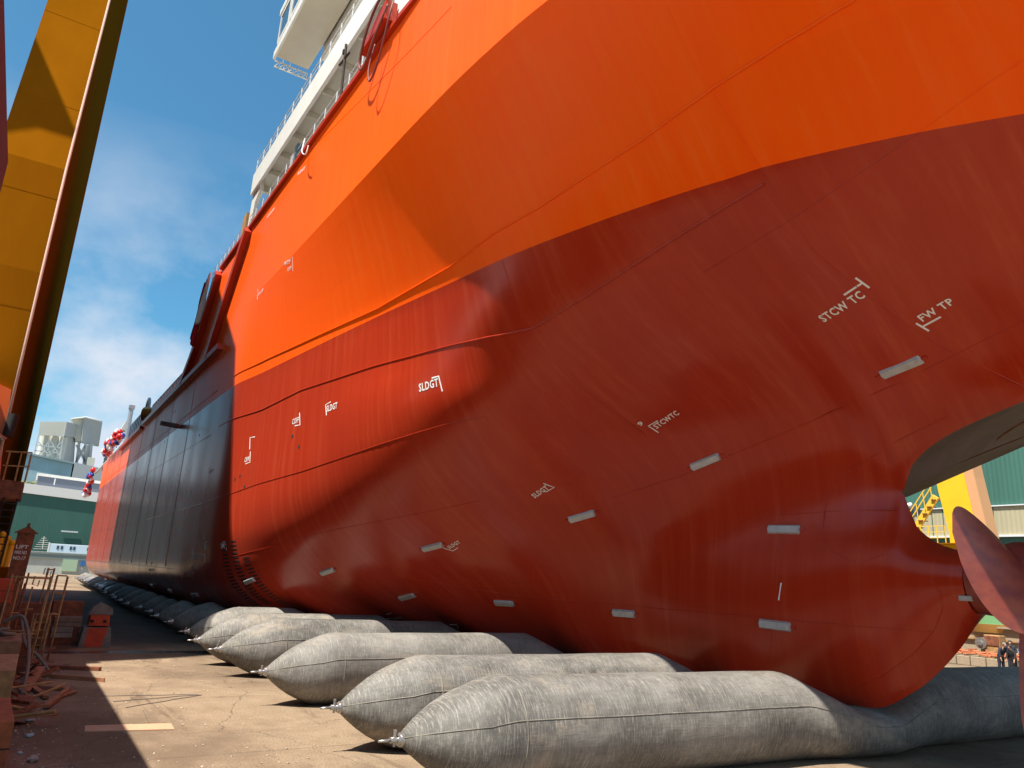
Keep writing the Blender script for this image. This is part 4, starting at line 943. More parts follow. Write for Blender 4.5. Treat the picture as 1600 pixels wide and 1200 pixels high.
# wooded hill: terrain and the scrub on it
f = MB(); n = 26; g = []
for i in range(n+1):
    row = []
    for j in range(n+1):
        X = -232-9.0*i; Y = -130+14*j; t = min(1, i/12)
        h = 29*math.sin(t*math.pi/2)*(0.86+0.14*math.sin(Y*0.045+1))-max(0, Y-14)*0.10
        row.append(f.b.verts.new((X, Y, max(h, -1)+0.7*math.sin(X*0.3+Y*0.5))))
    g.append(row)
for i in range(n):
    for j in range(n): f.b.faces.new((g[i][j], g[i+1][j], g[i+1][j+1], g[i][j+1]))
tag(f.build('hill', mat('hill_scrub_soil', (0.12, 0.13, 0.08), 0.95, var=0.4, vscale=0.2), smooth=True), kind='structure')
f = MB(); rnd = random.Random(11)
for k in range(2600):
    X = rnd.uniform(-345, -240); Y = rnd.uniform(-25, 48); i = (-232-X)/9.0; t = min(1, i/12)
    h = 29*math.sin(t*math.pi/2)*(0.86+0.14*math.sin(Y*0.045+1))-max(0, Y-14)*0.10
    if abs(Y) > 60: continue
    f.ico((X, Y, h+0.5), rnd.uniform(0.6, 1.5), 1, (1, 1, 0.8), 0.25)
tag(f.build('scrub', mat('scrub_green', (0.10, 0.14, 0.06), 0.95, var=0.6, vscale=0.5, col2=(0.19, 0.18, 0.11))), 'grey green scrub covering the hill behind the green hall', 'scrub', kind='stuff')
# light blue shed on the hilltop
r = far_root('hilltop_shed', 'long light blue shed roof on top of the scrubby hill below the silos', 'shed', (-400, 5, 40))
f = MB(); f.prism([(-400, -12, 30), (-400, -12, 47.5), (-400, 14, 44.6), (-400, 14, 30)], (-30, 0, 0)); fb(f, 'wall', mat('light_blue', (0.35, 0.50, 0.56), 0.7, var=0.2, vscale=0.15), r)
f = MB(); f.prism([(-399, -12.5, 47.5), (-399, -12.5, 48.3), (-399, 14.6, 45.3), (-399, 14.6, 44.5)], (-32, 0, 0)); fb(f, 'roof_edge', mat('blue_grey', (0.25, 0.33, 0.36), 0.7), r)
f = MB(); f.prism([(-398, 14.6, 30), (-398, 14.6, 45.3), (-398, 40, 42), (-398, 40, 30)], (-30, 0, 0)); fb(f, 'lower_shed', mat('grey_wall', (0.40, 0.42, 0.43), 0.8), r)
# cement silos with two big boxy heads
M['silo_a'] = mat('silo_cream', (0.60, 0.57, 0.48), 0.8, var=0.12, vscale=0.1); M['silo_b'] = mat('silo_grey', (0.50, 0.50, 0.47), 0.8, var=0.1, vscale=0.1)
r = far_root('silo_plant', 'pale cement plant: boxy head on round silos, in front of the taller square tower', 'silo', (-420, 6, 45))
def q3(pts, X, dx): return [ax(px, py, X) for px, py in pts]
f = MB(); f.prism([ax(60, 680, -420), ax(63, 659, -420), ax(103, 659, -420), ax(99, 681, -420)], (-1, 0, 0)); 
f.prism([ax(103, 659, -420), ax(99, 681, -420), ax(118, 684, -440), ax(123, 664, -440)], (-2, -1, 0)); fb(f, 'head_box', M['silo_a'], r)
f = MB(); f.prism([ax(103.3, 659, -419.5), ax(99, 681.3, -419.5), ax(119, 684, -439.5), ax(123, 664, -439.5)], (0.1, 0.3, 0)); fb(f, 'head_side', M['silo_b'], r)
for k in range(3):
    p = ax(64+14*k, 716, -424); f = MB(); f.tube([(p.x, p.y, 40), (p.x, p.y, 59.5)], 2.2, 18); fb(f, 'silo_drum', M['silo_a'], r, smooth=True, auto=40)
f = MB(); f.prism([ax(99, 681, -422), ax(118, 684, -440), ax(115, 728, -440), ax(93, 724, -422)], (-3, 0, 0)); fb(f, 'side_wall', M['silo_b'], r)
f = MB()
for (a, b_) in (((60, 680), (53, 713)), ((78, 680), (73, 715)), ((99, 681), (93, 718)), ((60, 690), (76, 712)), ((76, 690), (60, 712)), ((80, 690), (95, 715)), ((96, 690), (76, 712)), ((55, 695), (97, 700)), ((54, 704), (95, 708))):
    f.bar(ax(*a, -418), ax(*b_, -418), 0.45)
fb(f, 'lattice_frame', M['silo_b'], r)
r = far_root('square_tower', 'taller square grey tower head with cream left face, right of the round silos', 'tower', (-440, 18, 45))
f = MB(); f.prism([ax(111, 655, -436), ax(132, 653, -436), ax(128, 690, -436), ax(118, 690, -436)], (-3, 0, 0)); fb(f, 'left_face', M['silo_a'], r)
f = MB(); f.prism([ax(131.5, 653, -434), ax(160, 660, -450), ax(154.5, 697, -450), ax(127.5, 691, -434)], (-3, -0.3, 0)); fb(f, 'right_face', M['silo_b'], r)
f = MB(); f.prism([ax(111, 654.5, -435), ax(132, 652.5, -433), ax(160.5, 659.5, -449), ax(134, 652, -455)], (0, 0, 0.5)); fb(f, 'roof', M['white'], r)
f = MB()
for a, b_ in (((124, 690), (119, 728)), ((134, 692), (130, 735)), ((143, 694), (139, 735)), ((120, 695), (134, 722)), ((133, 697), (119, 722))): f.bar(ax(*a, -438), ax(*b_, -438), 1.2)
f.prism([ax(137, 695, -438), ax(144, 696, -438), ax(139, 735, -438), ax(132, 735, -438)], (-3, 0, 0)); fb(f, 'shaft', M['silo_b'], r)
r = far_root('distant_house', 'small cream block showing just left of the orange bow bulwark', 'building', (-430, 24, 40))
f = MB(); f.prism([ax(138, 714, -430), ax(149, 716, -430), ax(146, 733, -430), ax(135, 731, -430)], (-4, 0, 0)); fb(f, 'wall', M['silo_a'], r)
r = far_root('distant_block', 'pale grey block peeping over the ship rail beside the balloon garland', 'building', (-300, 24, 30))
f = MB(); f.prism([ax(188, 672, -300), ax(197, 658, -300), ax(207, 657, -300), ax(205, 672, -300)], (-6, 0, 0)); f.prism([(-300, 26, 0), (-300, 40, 0), (-300, 40, 48), (-300, 28, 48)], (-6, 0, 0)); fb(f, 'wall', M['silo_a'], r)

r = far_root('reflection_block', 'grey block added behind the crane foot to give the hull a grey reflection', 'building', (-192, -30, 0))  # unseen block, added so the hull side mirrors grey instead of green
f = MB(); f.box((-205, -34, 10), (26, 60, 24)); fb(f, 'wall', mat('reflection_grey', (0.20, 0.20, 0.215), 0.8, var=0.2, vscale=0.1), r)
f = MB(); f.box((-205, -34, 22.3), (27, 61, 0.6)); fb(f, 'roof', M['pale'], r)
# ---------------------------------------------------------------- clutter along the left edge
def pipe(f, pts, r): f.tube(pts, r, 8)
def up(p, dz): return Vector((p.x, p.y, p.z+dz))
# rusty square stack with a little roof and white lettering
r = tag(empty('rusty_kiosk', (-33, 0.05, 0)), 'tall rust brown cabinet with a pitched cap and white lettering near the crane foot', 'cabinet')
KI = Matrix.Translation(-Vector((-33, 0.05, 0)))
def kb(f, n, m, root=r, I=KI, **kw):
    o = f.build(n, m, root, **kw); o.matrix_parent_inverse = I; return o
f = MB(); f.prism([(-33, -0.25, 0.5), (-33, 0.30, 0.5), (-33, 0.42, 4.5), (-33, -0.13, 4.5)], (-0.6, 0, 0)); kb(f, 'cabinet_body', M['rust'])
f = MB(); f.prism([(-32.9, -0.24, 4.48), (-32.9, 0.52, 4.48), (-32.9, 0.16, 4.74)], (-0.8, 0, 0)); f.box((-33.3, 0.16, 4.78), (0.1, 0.1, 0.12)); kb(f, 'cap', M['rust'])
def flat_text(s, c, w_, h, m, n, root, I, rx=(0, 1, 0), upv=(0, 0.03, 1), nor=(1, 0, 0)):
    cu = bpy.data.curves.new('t', 'FONT'); cu.body = s; cu.offset = 0.02; cu.resolution_u = 2
    ob = bpy.data.objects.new('t', cu); COL.objects.link(ob); dg = bpy.context.evaluated_depsgraph_get(); me = bpy.data.meshes.new_from_object(ob.evaluated_get(dg))
    xs_ = [v.co.x for v in me.vertices]; ys_ = [v.co.y for v in me.vertices]; f = MB(); R_ = Vector(rx); U_ = Vector(upv); C_ = Vector(c)
    vs = [f.b.verts.new(C_+R_*((v.co.x-min(xs_))/(max(xs_)-min(xs_))-0.5)*w_+U_*((v.co.y-min(ys_))/(max(ys_)-min(ys_))-0.5)*h) for v in me.vertices]
    for pl in me.polygons:
        try: f.b.faces.new([vs[i] for i in pl.vertices])
        except ValueError: pass
    bpy.data.objects.remove(ob); bpy.data.curves.remove(cu); bpy.data.meshes.remove(me)
    o = f.build(n, m, root); o.matrix_parent_inverse = I; return o
for k, s in enumerate(('LIFT', 'MAX NO', 'NO:17')):
    flat_text(s, (-32.985, 0.10-0.008*k, 3.98-0.20*k), 0.38, 0.13, M['mark'], 'lettering', r, KI)
# crane service platform with ladder, on the crane foot
f = MB(); f.prism([(-31.60, -2.6, 5.4), (-31.60, -0.25, 5.6), (-31.60, -0.25, 6.2), (-31.60, -2.6, 6.3)], (-1.8, 0, 0)); gp(f, 'service_platform', M['rust'])
f = MB()
for y in (-0.9, -0.55, -0.25): f.tube([(-31.50, y, 6.2), (-31.50, y+0.02, 7.2)], 0.03, 6)
f.tube([(-31.50, -1.0, 7.2), (-31.50, -0.2, 7.25)], 0.03, 6); f.tube([(-31.50, -1.0, 6.7), (-31.50, -0.2, 6.75)], 0.025, 6); gp(f, 'platform_railing', M['rust_tan'])
f = MB()
for y in (-0.85, -0.45): f.tube([(-31.30, y, 3.0), (-31.40, y+0.1, 5.6)], 0.035, 6)
for k in range(11): f.tube([(-31.30, -0.85+0.01*k, 3.1+0.23*k), (-31.30, -0.45+0.01*k, 3.1+0.23*k)], 0.022, 6)
gp(f, 'ladder', M['black'])
f = MB(); f.prism([(-31.55, -2.2, 3.2), (-31.55, -1.15, 3.2), (-31.55, -0.85, 4.9), (-31.55, -1.1, 7.0), (-31.55, -1.25, 9.4), (-31.55, -2.4, 9.8)], (-0.5, 0, 0)); gp(f, 'drive_housing', M['orange'])
f = MB(); f.tube([(-31.30, -1.05, 7.7), (-31.30, -0.98, 8.5)], 0.17, 14); gp(f, 'cable_drum', M['black'], smooth=True, auto=40)
f = MB(); f.tube([(-31.00, -1.9, 6.6), (-31.00, -1.3, 7.0), (-31.00, -1.5, 7.9), (-31.00, -1.15, 7.5)], 0.16, 10); f.tube([(-30.90, -2.0, 6.0), (-30.90, -1.2, 6.8), (-30.90, -1.7, 7.4)], 0.14, 10); gp(f, 'chain_heap', M['steel'], smooth=True)
# yellow hydraulic unit
r2 = tag(empty('hydraulic_unit', (-36, -0.5, 0)), 'yellow machine with upright cylinders just left of the rusty lettered cabinet', 'machine'); I2 = Matrix.Translation(Vector((36, 0.5, 0)))
for k, y in enumerate((-0.75, -0.55, -0.38)):
    f = MB(); f.tube([(-36, y, 1.2), (-36, y+0.12, 4.4-0.15*k)], 0.10, 10); f.ico((-36, y+0.12, 4.42-0.15*k), 0.13, 2); kb(f, 'cylinder', M['yellow_bright'], r2, I2, smooth=True)
f = MB(); f.box((-36, -0.45, 2.7), (0.6, 0.7, 1.0), bevel=0.04); kb(f, 'pump_box', M['yellow'], r2, I2)
f = MB(); f.box((-36, -0.5, 0.7), (1.2, 1.0, 1.3), bevel=0.05); kb(f, 'tank', M['yellow'], r2, I2)
f = MB()
for y in (-0.7, -0.25): f.tube([(-35.6, y, 0.45), (-35.4, y, 0.45)], 0.35, 14)
kb(f, 'wheel', M['black'], r2, I2)
# tubular trestles
M['pipe'] = M['rust_tan']
def trestle(label, x, y, w_, d_, h, shelf=True, slats=False, lean=0.06):
    r = tag(empty('tube_trestle', (x, y, 0)), label, 'trestle'); I = Matrix.Translation(Vector((-x, -y, 0)))
    for sx_ in (0, 1):
        for sy in (0, 1):
            f = MB(); f.tube([(x-sx_*d_, y+sy*w_, 0), (x-sx_*d_+lean, y+sy*w_+lean*1.2, h)], 0.026, 8); kb(f, 'leg', M['pipe'], r, I, smooth=True)
    for z in ((0.45*h, 0.98*h) if not slats else (0.55*h, 0.8*h)):
        f = MB(); o = lean*z/h
        f.tube([(x+o, y+o, z), (x+o, y+w_+o, z)], 0.02, 8); f.tube([(x-d_+o, y+o, z), (x-d_+o, y+w_+o, z)], 0.02, 8)
        f.tube([(x+o, y+o, z), (x-d_+o, y+o, z)], 0.02, 8); f.tube([(x+o, y+w_+o, z), (x-d_+o, y+w_+o, z)], 0.02, 8); kb(f, 'crossbar', M['pipe'], r, I, smooth=True)
    if slats:
        f = MB()
        for k in range(9): f.box((x-d_/2+lean, y+lean+w_*(k+0.5)/9, h+0.02), (d_+0.06, w_/15, 0.035))
        kb(f, 'slatted_top', M['rust_tan'], r, I)
    else:
        f = MB(); 
        for k in (0.25, 0.7):
            f.tube([(x+lean, y+w_*k, h), (x+lean, y+w_*k-0.03, h-0.25), (x+lean, y+w_*k+0.12, h-0.30), (x+lean, y+w_*k+0.14, h-0.12)], 0.02, 8)
        kb(f, 'hook', M['pipe'], r, I, smooth=True)
    return r
trestle('tall tan tube stool with a slatted top, right of the other rusty frames', -33.0, 1.28, 0.34, 0.5, 3.0, slats=True, lean=0.10)
trestle('tan tube rack with hooks, crossing in front of the lettered cabinet', -28.0, -0.15, 1.05, 0.9, 3.1, lean=0.12)
trestle('narrow pair of rusty tube legs between the lettered cabinet and the slatted stool', -38.0, 1.05, 0.22, 0.6, 3.2, lean=0.15)
trestle('low rusty ladder frame lying by the dark clutter under the slatted stool', -34.0, 0.9, 0.55, 0.1, 1.6, lean=0.02)
r = tag(empty('stepladder', (-33.4, 1.0, 0)), 'short brown ladder standing in the shade left of the orange and grey ballast block', 'ladder'); I = Matrix.Translation(Vector((33.4, -1.0, 0)))
for y in (0.95, 1.42):
    f = MB(); f.bar((-33.4, y, 0), (-33.4, y+0.04, 1.45), 0.07, 0.05); kb(f, 'stile', M['rust_tan'], r, I)
for k in range(5):
    f = MB(); f.bar((-33.4, 0.97, 0.25+0.27*k), (-33.4, 1.44, 0.25+0.27*k), 0.04); kb(f, 'rung', M['rust_tan'], r, I)
# ballast blocks
M['block_grey'] = mat('block_grey', (0.26, 0.23, 0.20), 0.9, var=0.4, vscale=3)
M['block_red'] = mat('block_red', (0.62, 0.07, 0.02), 0.7, var=0.3, vscale=3)
r = tag(empty('ballast_block', (-37.9, 3.45, 0)), 'orange and grey painted concrete ballast block with handles, on the shaded concrete', 'block'); I = Matrix.Translation(Vector((37.9, -3.45, 0)))
def frust(f, x, y0, y1, z0, z1, d_, ins):
    f.prism([(x, y0, z0), (x, y1, z0), (x, y1-ins, z1), (x, y0+ins, z1)], (-d_, 0, 0))
f = MB(); frust(f, -37.8, 2.86, 4.10, 0.0, 0.82, 1.1, 0.10); kb(f, 'lower_block', M['block_grey'], r, I)
f = MB(); f.prism([(-37.788, 3.08, 0.02), (-37.788, 3.74, 0.02), (-37.788, 3.88, 0.80), (-37.788, 3.12, 0.80)], (-0.01, 0, 0)); kb(f, 'painted_band', M['block_red'], r, I)
f = MB(); frust(f, -37.9, 3.12, 3.92, 0.88, 1.32, 0.9, 0.03); kb(f, 'upper_block', M['block_red'], r, I)
f = MB(); f.prism([(-37.95, 3.05, 1.34), (-37.95, 4.0, 1.34), (-37.95, 3.95, 1.62), (-37.95, 3.5, 1.85), (-37.95, 3.2, 1.62)], (-0.7, 0, 0)); kb(f, 'rubble_top', M['block_grey'], r, I)
f = MB()
for y in (3.22, 3.72): f.box((-37.87, y, 1.08), (0.06, 0.14, 0.10), bevel=0.01)
kb(f, 'lifting_eye', M['black'], r, I)
# stacked timber and steel boxes in the shade
def crate(label, c, d, m, rot=0.0, name='timber_block', cat='block', grp=None):
    o = tag(empty(name, (c[0], c[1], c[2]-d[2]/2), rot), label, cat, grp); f = MB(); f.box((0, 0, d[2]/2), d, bevel=0.015); f.build('block_body', m, o)
    f = MB(); f.box((0, 0, d[2]*0.5), (d[0]*1.01, d[1]*1.01, 0.02)); f.build('joint', M['black'], o); return o
crate('grey brown timber baulk on top of the pair beside the ballast block', (-37.0, 2.25, 1.12), (0.9, 1.0, 0.36), mat('old_timber', (0.20, 0.15, 0.11), 0.9, var=0.4, vscale=4))
crate('shorter timber baulk underneath, beside the ballast block', (-37.0, 2.1, 0.72), (0.9, 0.75, 0.42), M['block_grey'])
crate('dark rusty box behind the timber baulks and the slatted stool', (-39.5, 2.3, 0.9), (1.0, 1.2, 1.8), M['rust'], name='rusty_box', cat='box')
crate('rusty box left of the slatted stool legs in deep shade', (-38.5, 0.9, 0.9), (1.4, 1.3, 1.7), M['rust'], name='rusty_box', cat='box')
crate('low rusty crate below the tan tube rack', (-31.0, 0.45, 0.45), (1.2, 0.9, 0.9), M['rust'], name='rusty_box', cat='box')
crate('bright red panel box cut by the left edge of the picture', (-30.0, -0.15, 2.55), (0.5, 0.5, 0.75), M['block_red'], name='red_box', cat='box')
f = MB(); f.box((-30.0, -0.2, 1.08), (0.7, 0.7, 2.16), bevel=0.02); tag(f.build('machine_stand', M['rust']), 'rusty stand carrying the bright red panel box', 'stand')
# orange sacks on the rack
# near left edge: rusty boxes stacked, hoses, planks, debris
crate('big rust orange steel box at the left edge, nearest the camera', (-17.9, 0.10, 0.45), (2.6, 0.72, 0.9), mat('orange_rust', (0.50, 0.14, 0.05), 0.8, var=0.5, vscale=3), 0.03, name='rusty_box', cat='box')
crate('rust pink steel box behind the nearest one at the left edge', (-22.3, 0.05, 0.62), (3.2, 0.85, 1.25), M['rust_tan'], -0.02, name='rusty_box', cat='box')
crate('brown wooden chest at the left edge beside the grey hoses', (-26.8, 0.1, 0.7), (2.2, 0.9, 1.4), mat('brown_wood', (0.32, 0.17, 0.09), 0.8, var=0.4, vscale=5), 0.0, name='wooden_chest', cat='chest')
def debris(name, label, cat, pts, r_, m, grp=None):
    f = MB(); f.tube(pts, r_, 8); return tag(f.build(name, m, smooth=True), label, cat, grp)
M['hose_grey'] = mat('grey_hose', (0.17, 0.14, 0.12), 0.7)
for k, (lab, pts) in enumerate((
  ('grey hose arching from the brown chest down to the ground', [(-28.2, 0.0, 1.7), (-28.0, 0.45, 1.9), (-27.6, 0.72, 1.4), (-26.5, 0.85, 0.6), (-25.2, 0.8, 0.06)]),
  ('thinner dark hose looping behind the arching grey hose', [(-30.5, 0.5, 1.7), (-30.2, 0.75, 0.9), (-30.0, 1.2, 0.5), (-29.5, 1.6, 0.06)]),
  ('coiled hose end lying on top of the brown chest', [(-27.0, 0.0, 1.45), (-26.6, 0.35, 1.5), (-26.2, 0.1, 1.55), (-26.7, -0.1, 1.6), (-26.9, 0.2, 1.62)]))):
    P = [Vector(p) for p in pts]; o = hose(pts, 0.05, None).build('hose', M['hose_grey'], smooth=True); tag(o, lab, 'hose')
def plank(label, a, b_, w_, t_, m, name='plank', cat='plank'):
    f = MB(); f.bar(a, b_, w_, t_, up=(0, 0, 1)); return tag(f.build(name, m), label, cat)
M['wood'] = mat('reddish_wood', (0.42, 0.18, 0.09), 0.85, var=0.4, vscale=6)
plank('long thin red brown plank lying flat on the shaded ground', (-28.9, 1.35, 0.04), (-27.6, 3.0, 0.04), 0.05, 0.16, M['wood'])
plank('slanting red brown plank leaning by the broken frame', (-25.8, 0.85, 0.05), (-28.6, 1.25, 0.35), 0.28, 0.05, M['wood'])
plank('short pale lath beside the broken wooden frame', (-24.4, 1.5, 0.05), (-25.6, 2.1, 0.05), 0.10, 0.05, M['wood'])
plank('dark beam lying across the ground behind the thin red plank', (-31.2, 1.2, 0.06), (-30.3, 3.1, 0.06), 0.22, 0.12, M['rust'])
r = tag(empty('broken_frame', (-25, 1.4, 0)), 'broken triangular wooden frame lying on the shaded ground near the left edge', 'frame'); I = Matrix.Translation(Vector((25, -1.4, 0)))
for a, b_ in (((-26.8, 1.0, 0.06), (-26.0, 1.95, 0.06)), ((-26.0, 1.95, 0.08), (-23.1, 1.30, 0.08)), ((-26.9, 1.0, 0.07), (-24.6, 1.35, 0.07))):
    f = MB(); f.bar(a, b_, 0.14, 0.08); kb(f, 'rail', M['wood'], r, I)
# crumpled bright litter
rnd = random.Random(9); M['litter'] = mat('pale_litter', (0.42, 0.50, 0.52), 0.4, var=0.3, vscale=9); M['litter2'] = mat('dull_litter', (0.40, 0.33, 0.28), 0.8, var=0.3, vscale=9)
LIT = [((-21.6, 0.95), 0.17, 'crumpled pale blue plastic bottle, nearer of the two by the rusty boxes'), ((-19.9, 0.93), 0.15, 'small pale blue plastic bag just in front of the crumpled bottle'),
       ((-23.5, 1.0), 0.16, 'greyish crumpled wrapper beside the rust pink box'), ((-18.3, 0.75), 0.10, 'small white scrap by the nearest rust orange box'), ((-17.6, 0.95), 0.2, 'grey flattened carton on the ground at bottom left'),
       ((-22.4, 0.98), 0.12, 'dull crushed can between the bottle and the wrapper')]
for (x, y), s, lab in LIT:
    f = MB(); f.ico((0, 0, s*0.25), s*0.62, 2, (1, 0.7, 0.4), 0.2); o = f.build('litter', M['litter'] if 'blue' in lab or 'white' in lab else M['litter2']); o.location = (x, y, 0); o.rotation_euler = (0, 0, rnd.uniform(0, 3)); tag(o, lab, 'litter')
f = MB()
for k in range(420):
    x = -15.5-rnd.random()**1.0*20; y = rnd.choice((rnd.uniform(0.6, 1.6), rnd.uniform(0.6, 6.0))); s = rnd.uniform(0.008, 0.03)
    f.ico((x, y, s*0.4), s, 1, (1.3, 1, 0.6), 0.3)
tag(f.build('gravel', mat('stone_chips', (0.42, 0.35, 0.28), 0.9)), 'small stone chips and crumbs scattered over the concrete', 'gravel', kind='stuff')
# thin steel plates lying on the concrete
M['plate'] = mat('tan_plate', (0.55, 0.33, 0.20), 0.7, var=0.12, vscale=1.5)
f = MB(); f.prism([(-20.05, 1.97, 0.004), (-19.75, 3.78, 0.004), (-20.45, 3.82, 0.004), (-20.7, 2.02, 0.004)], (0, 0, 0.022)); tag(f.build('steel_plate', M['plate']), 'long narrow tan steel plate lying across the edge of the shadow', 'plate')
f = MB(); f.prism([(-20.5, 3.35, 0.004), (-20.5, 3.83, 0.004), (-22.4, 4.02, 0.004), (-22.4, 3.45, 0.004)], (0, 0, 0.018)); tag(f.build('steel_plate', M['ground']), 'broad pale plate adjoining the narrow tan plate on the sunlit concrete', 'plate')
# ropes trailing over the sunlit ground
for i, (a, b_) in enumerate((((-24.9, 2.7), (-24.6, 5.2)), ((-23.9, 2.9), (-24.55, 5.25)), ((-22.9, 3.1), (-24.5, 5.3)))):
    f = MB(); A = Vector((*a, 0.012)); B_ = Vector((*b_, 0.012)); f.tube([A.lerp(B_, t/8)+Vector((0.03*math.sin(t*1.7+i), 0, 0)) for t in range(9)], 0.010, 6)
    tag(f.build('thin_cable', M['hose_grey']), ['farthest', 'middle', 'nearest'][i]+' of three thin cables meeting at a point on the sunlit concrete', 'cable', 'thin cables on the concrete')

# heap of offcuts and leaning pipes along the left edge
rnd = random.Random(31)
def offcut_proto(kind, m):
    f = MB()
    if kind == 0: f.prism([(0, 0, 0), (0.08, 0, 0), (0.08, 0, 0.012), (0.012, 0, 0.012), (0.012, 0, 0.09), (0, 0, 0.09)], (0, 1.3, 0))
    elif kind == 1: f.tube([(0, 0, 0.05), (0.05, 0.7, 0.06), (0, 1.5, 0.05)], 0.035, 8)
    else: f.prism([(0, 0, 0), (0.5, 0.05, 0), (0.42, 0.5, 0), (0.1, 0.38, 0)], (0, 0, 0.02))
    return f.build('steel_offcut', m)
PR = [offcut_proto(k, m) for k, m in ((0, M['rust']), (1, M['rust_tan']), (2, M['rust']), (0, M['wood']))]
for i in range(34):
    p = PR[i % 4]; o = p if i < 4 else p.copy()
    if i >= 4: COL.objects.link(o)
    x = -20.5-13.5*rnd.random(); y = 0.05+0.9*rnd.random()+(0.2 if x < -27 else 0)
    o.location = (x, y, 0.05+0.30*rnd.random()*(1.2-y)); o.rotation_euler = (rnd.uniform(-.35, .35), rnd.uniform(-.3, .3), rnd.uniform(0, 6.28))
    tag(o, 'rusty steel offcut in the loose heap along the left edge', 'scrap', 'steel offcuts in the heap')
for i in range(7):
    x = -29.5-1.1*i; y = -0.1+0.22*(i % 4); f = MB(); f.tube([(x, y, 0), (x-0.1, y+0.12, 2.6+0.25*(i % 3))], 0.03, 8)
    for z in (0.9, 1.8): f.tube([(x-0.03, y-0.15, z), (x-0.03, y+0.28, z+0.03)], 0.02, 6)
    tag(f.build('standard_pipe', M['rust_tan'] if i % 2 else M['rust'], smooth=True), 'rusty scaffold standard with two stubs, leaning among the frames at the left edge', 'pipe', 'leaning scaffold standards')
# ---------------------------------------------------------------- beyond the ship, at the right
r = tag(empty('retaining_wall', (-30, 56, 0)), 'tan concrete retaining wall behind the people under the stern', 'wall'); I = Matrix.Translation(Vector((30, -56, 0)))
f = MB(); f.box((-30, 61, 1.0), (130, 10, 2.7)); kb(f, 'wall_body', M['wall_concrete'], r, I)
f = MB(); f.box((-30, 55.9, 1.55), (130, 0.16, 0.10)); kb(f, 'ledge_pipe', M['rust_tan'], r, I)
f = MB(); f.box((-30, 55.93, 2.38), (130, 0.4, 0.12)); kb(f, 'coping', M['wall_concrete'], r, I)
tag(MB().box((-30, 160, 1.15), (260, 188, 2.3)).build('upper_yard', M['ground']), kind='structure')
# green hall behind
r = tag(empty('green_shed', (-40, 85, 2)), 'large light green corrugated building with a cream band, seen past the propeller', 'building'); I = Matrix.Translation(Vector((40, -85, -2)))
f = MB(); f.box((-40, 92, 16), (90, 13.6, 30)); kb(f, 'wall', M['green_right'], r, I)
f = MB(); f.box((-30.8, 85.15, 12.35), (32, 0.16, 2.9)); kb(f, 'cream_band', M['cream_right'], r, I)
f = MB()
for x in (-46.4, -44.8, -43.6, -40.2, -39.4, -38.4, -35): f.box((x, 85.05, 12.35), (0.08, 0.05, 2.9))
kb(f, 'band_post', M['green'], r, I)
f = MB(); f.box((-30.8, 85.0, 10.8), (32, 0.3, 0.2)); f.box((-30.8, 85.0, 13.9), (32, 0.3, 0.12)); kb(f, 'sill_strip', M['pale'], r, I)
r = tag(empty('blower_unit', (-47, 84, 12)), 'white ventilation unit and pipes on the corner of the light green building', 'machine'); I = Matrix.Translation(Vector((47, -84, -12)))
f = MB(); f.tube([ay(1408, 792, 82), ay(1424, 789, 82)], 0.28, 12); kb(f, 'duct', M['white'], r, I, smooth=True)
f = MB(); f.box(ay(1413, 800, 83), (3.2, 1.0, 1.2), bevel=0.05); kb(f, 'casing', M['glass'], r, I)
f = MB(); p = ay(1413, 800, 83); f.box((p.x, 83, 6.8), (0.5, 0.5, 9.0)); kb(f, 'stand_post', M['steel'], r, I)
# bright yellow gantry leg with stairs
r = tag(empty('yellow_crane_leg', (-30, 60, 2.3)), 'bright yellow gantry leg with stair and railings beyond the propeller', 'crane'); I = Matrix.Translation(Vector((30, -60, -2.3)))
f = MB(); a = [ay(1466, 764, 60), ay(1508, 748, 60), ay(1528, 823, 60), ay(1536, 870, 60), ay(1500, 880, 60), ay(1479, 807, 60)]
lx = lambda z: -30.1-(z-8)*0.20
f.prism([(-30.4, 60, 2.3), (-27.9, 60, 2.3), (-28.3, 60, 8.6), (-28.85, 60, 13.2), (-31.6, 60, 40), (-34.2, 60, 40), (-30.95, 60, 12.4), (-30.4, 60, 9.0)], (0, 1.6, 0)); kb(f, 'leg', M['yellow_bright'], r, I)
f = MB(); f.prism([(-27.89, 60.02, 2.3), (-28.29, 60.02, 8.6), (-28.84, 60.02, 13.2), (-31.59, 60.02, 40), (-30.9, 60.02, 40), (-28.14, 60.02, 13.2), (-27.55, 60.02, 8.6), (-27.2, 60.02, 2.3)], (0, 1.5, 0)); kb(f, 'side_web', mat('tan_web', (0.62, 0.33, 0.16), 0.6), r, I)
f = MB(); f.box((-31.5, 60.4, 7.6), (8.5, 1.4, 1.0)); kb(f, 'cross_beam', M['yellow_bright'], r, I)
f = MB(); f.box((-31.5, 59.6, 8.15), (8.6, 1.2, 0.10)); kb(f, 'walkway', M['yellow'], r, I)
f = MB()
for k in range(9): f.bar((-35.2+0.62*k, 59.1, 8.2), (-35.2+0.62*k, 59.1, 9.5), 0.06)
for z in (8.6, 9.05, 9.5): f.bar((-35.2, 59.1, z), (-30.3, 59.1, z), 0.05)
kb(f, 'walkway_railing', M['yellow_rail'], r, I)
f = MB(); f.bar((-33.4, 59.3, 8.2), (-30.8, 59.3, 11.8), 0.22, 0.5); kb(f, 'stair_stringer', M['yellow_rail'], r, I)
f = MB()
for o_ in (0.5, 0.95): f.bar((-33.7, 59.1, 8.2+o_*1.4), (-31.0, 59.1, 11.9+o_*1.2), 0.07)
for k in range(5): f.bar((-33.4+0.6*k, 59.1, 8.3+0.83*k), (-33.5+0.6*k, 59.1, 9.7+0.83*k), 0.05)
kb(f, 'stair_rail', M['yellow_rail'], r, I)
f = MB()
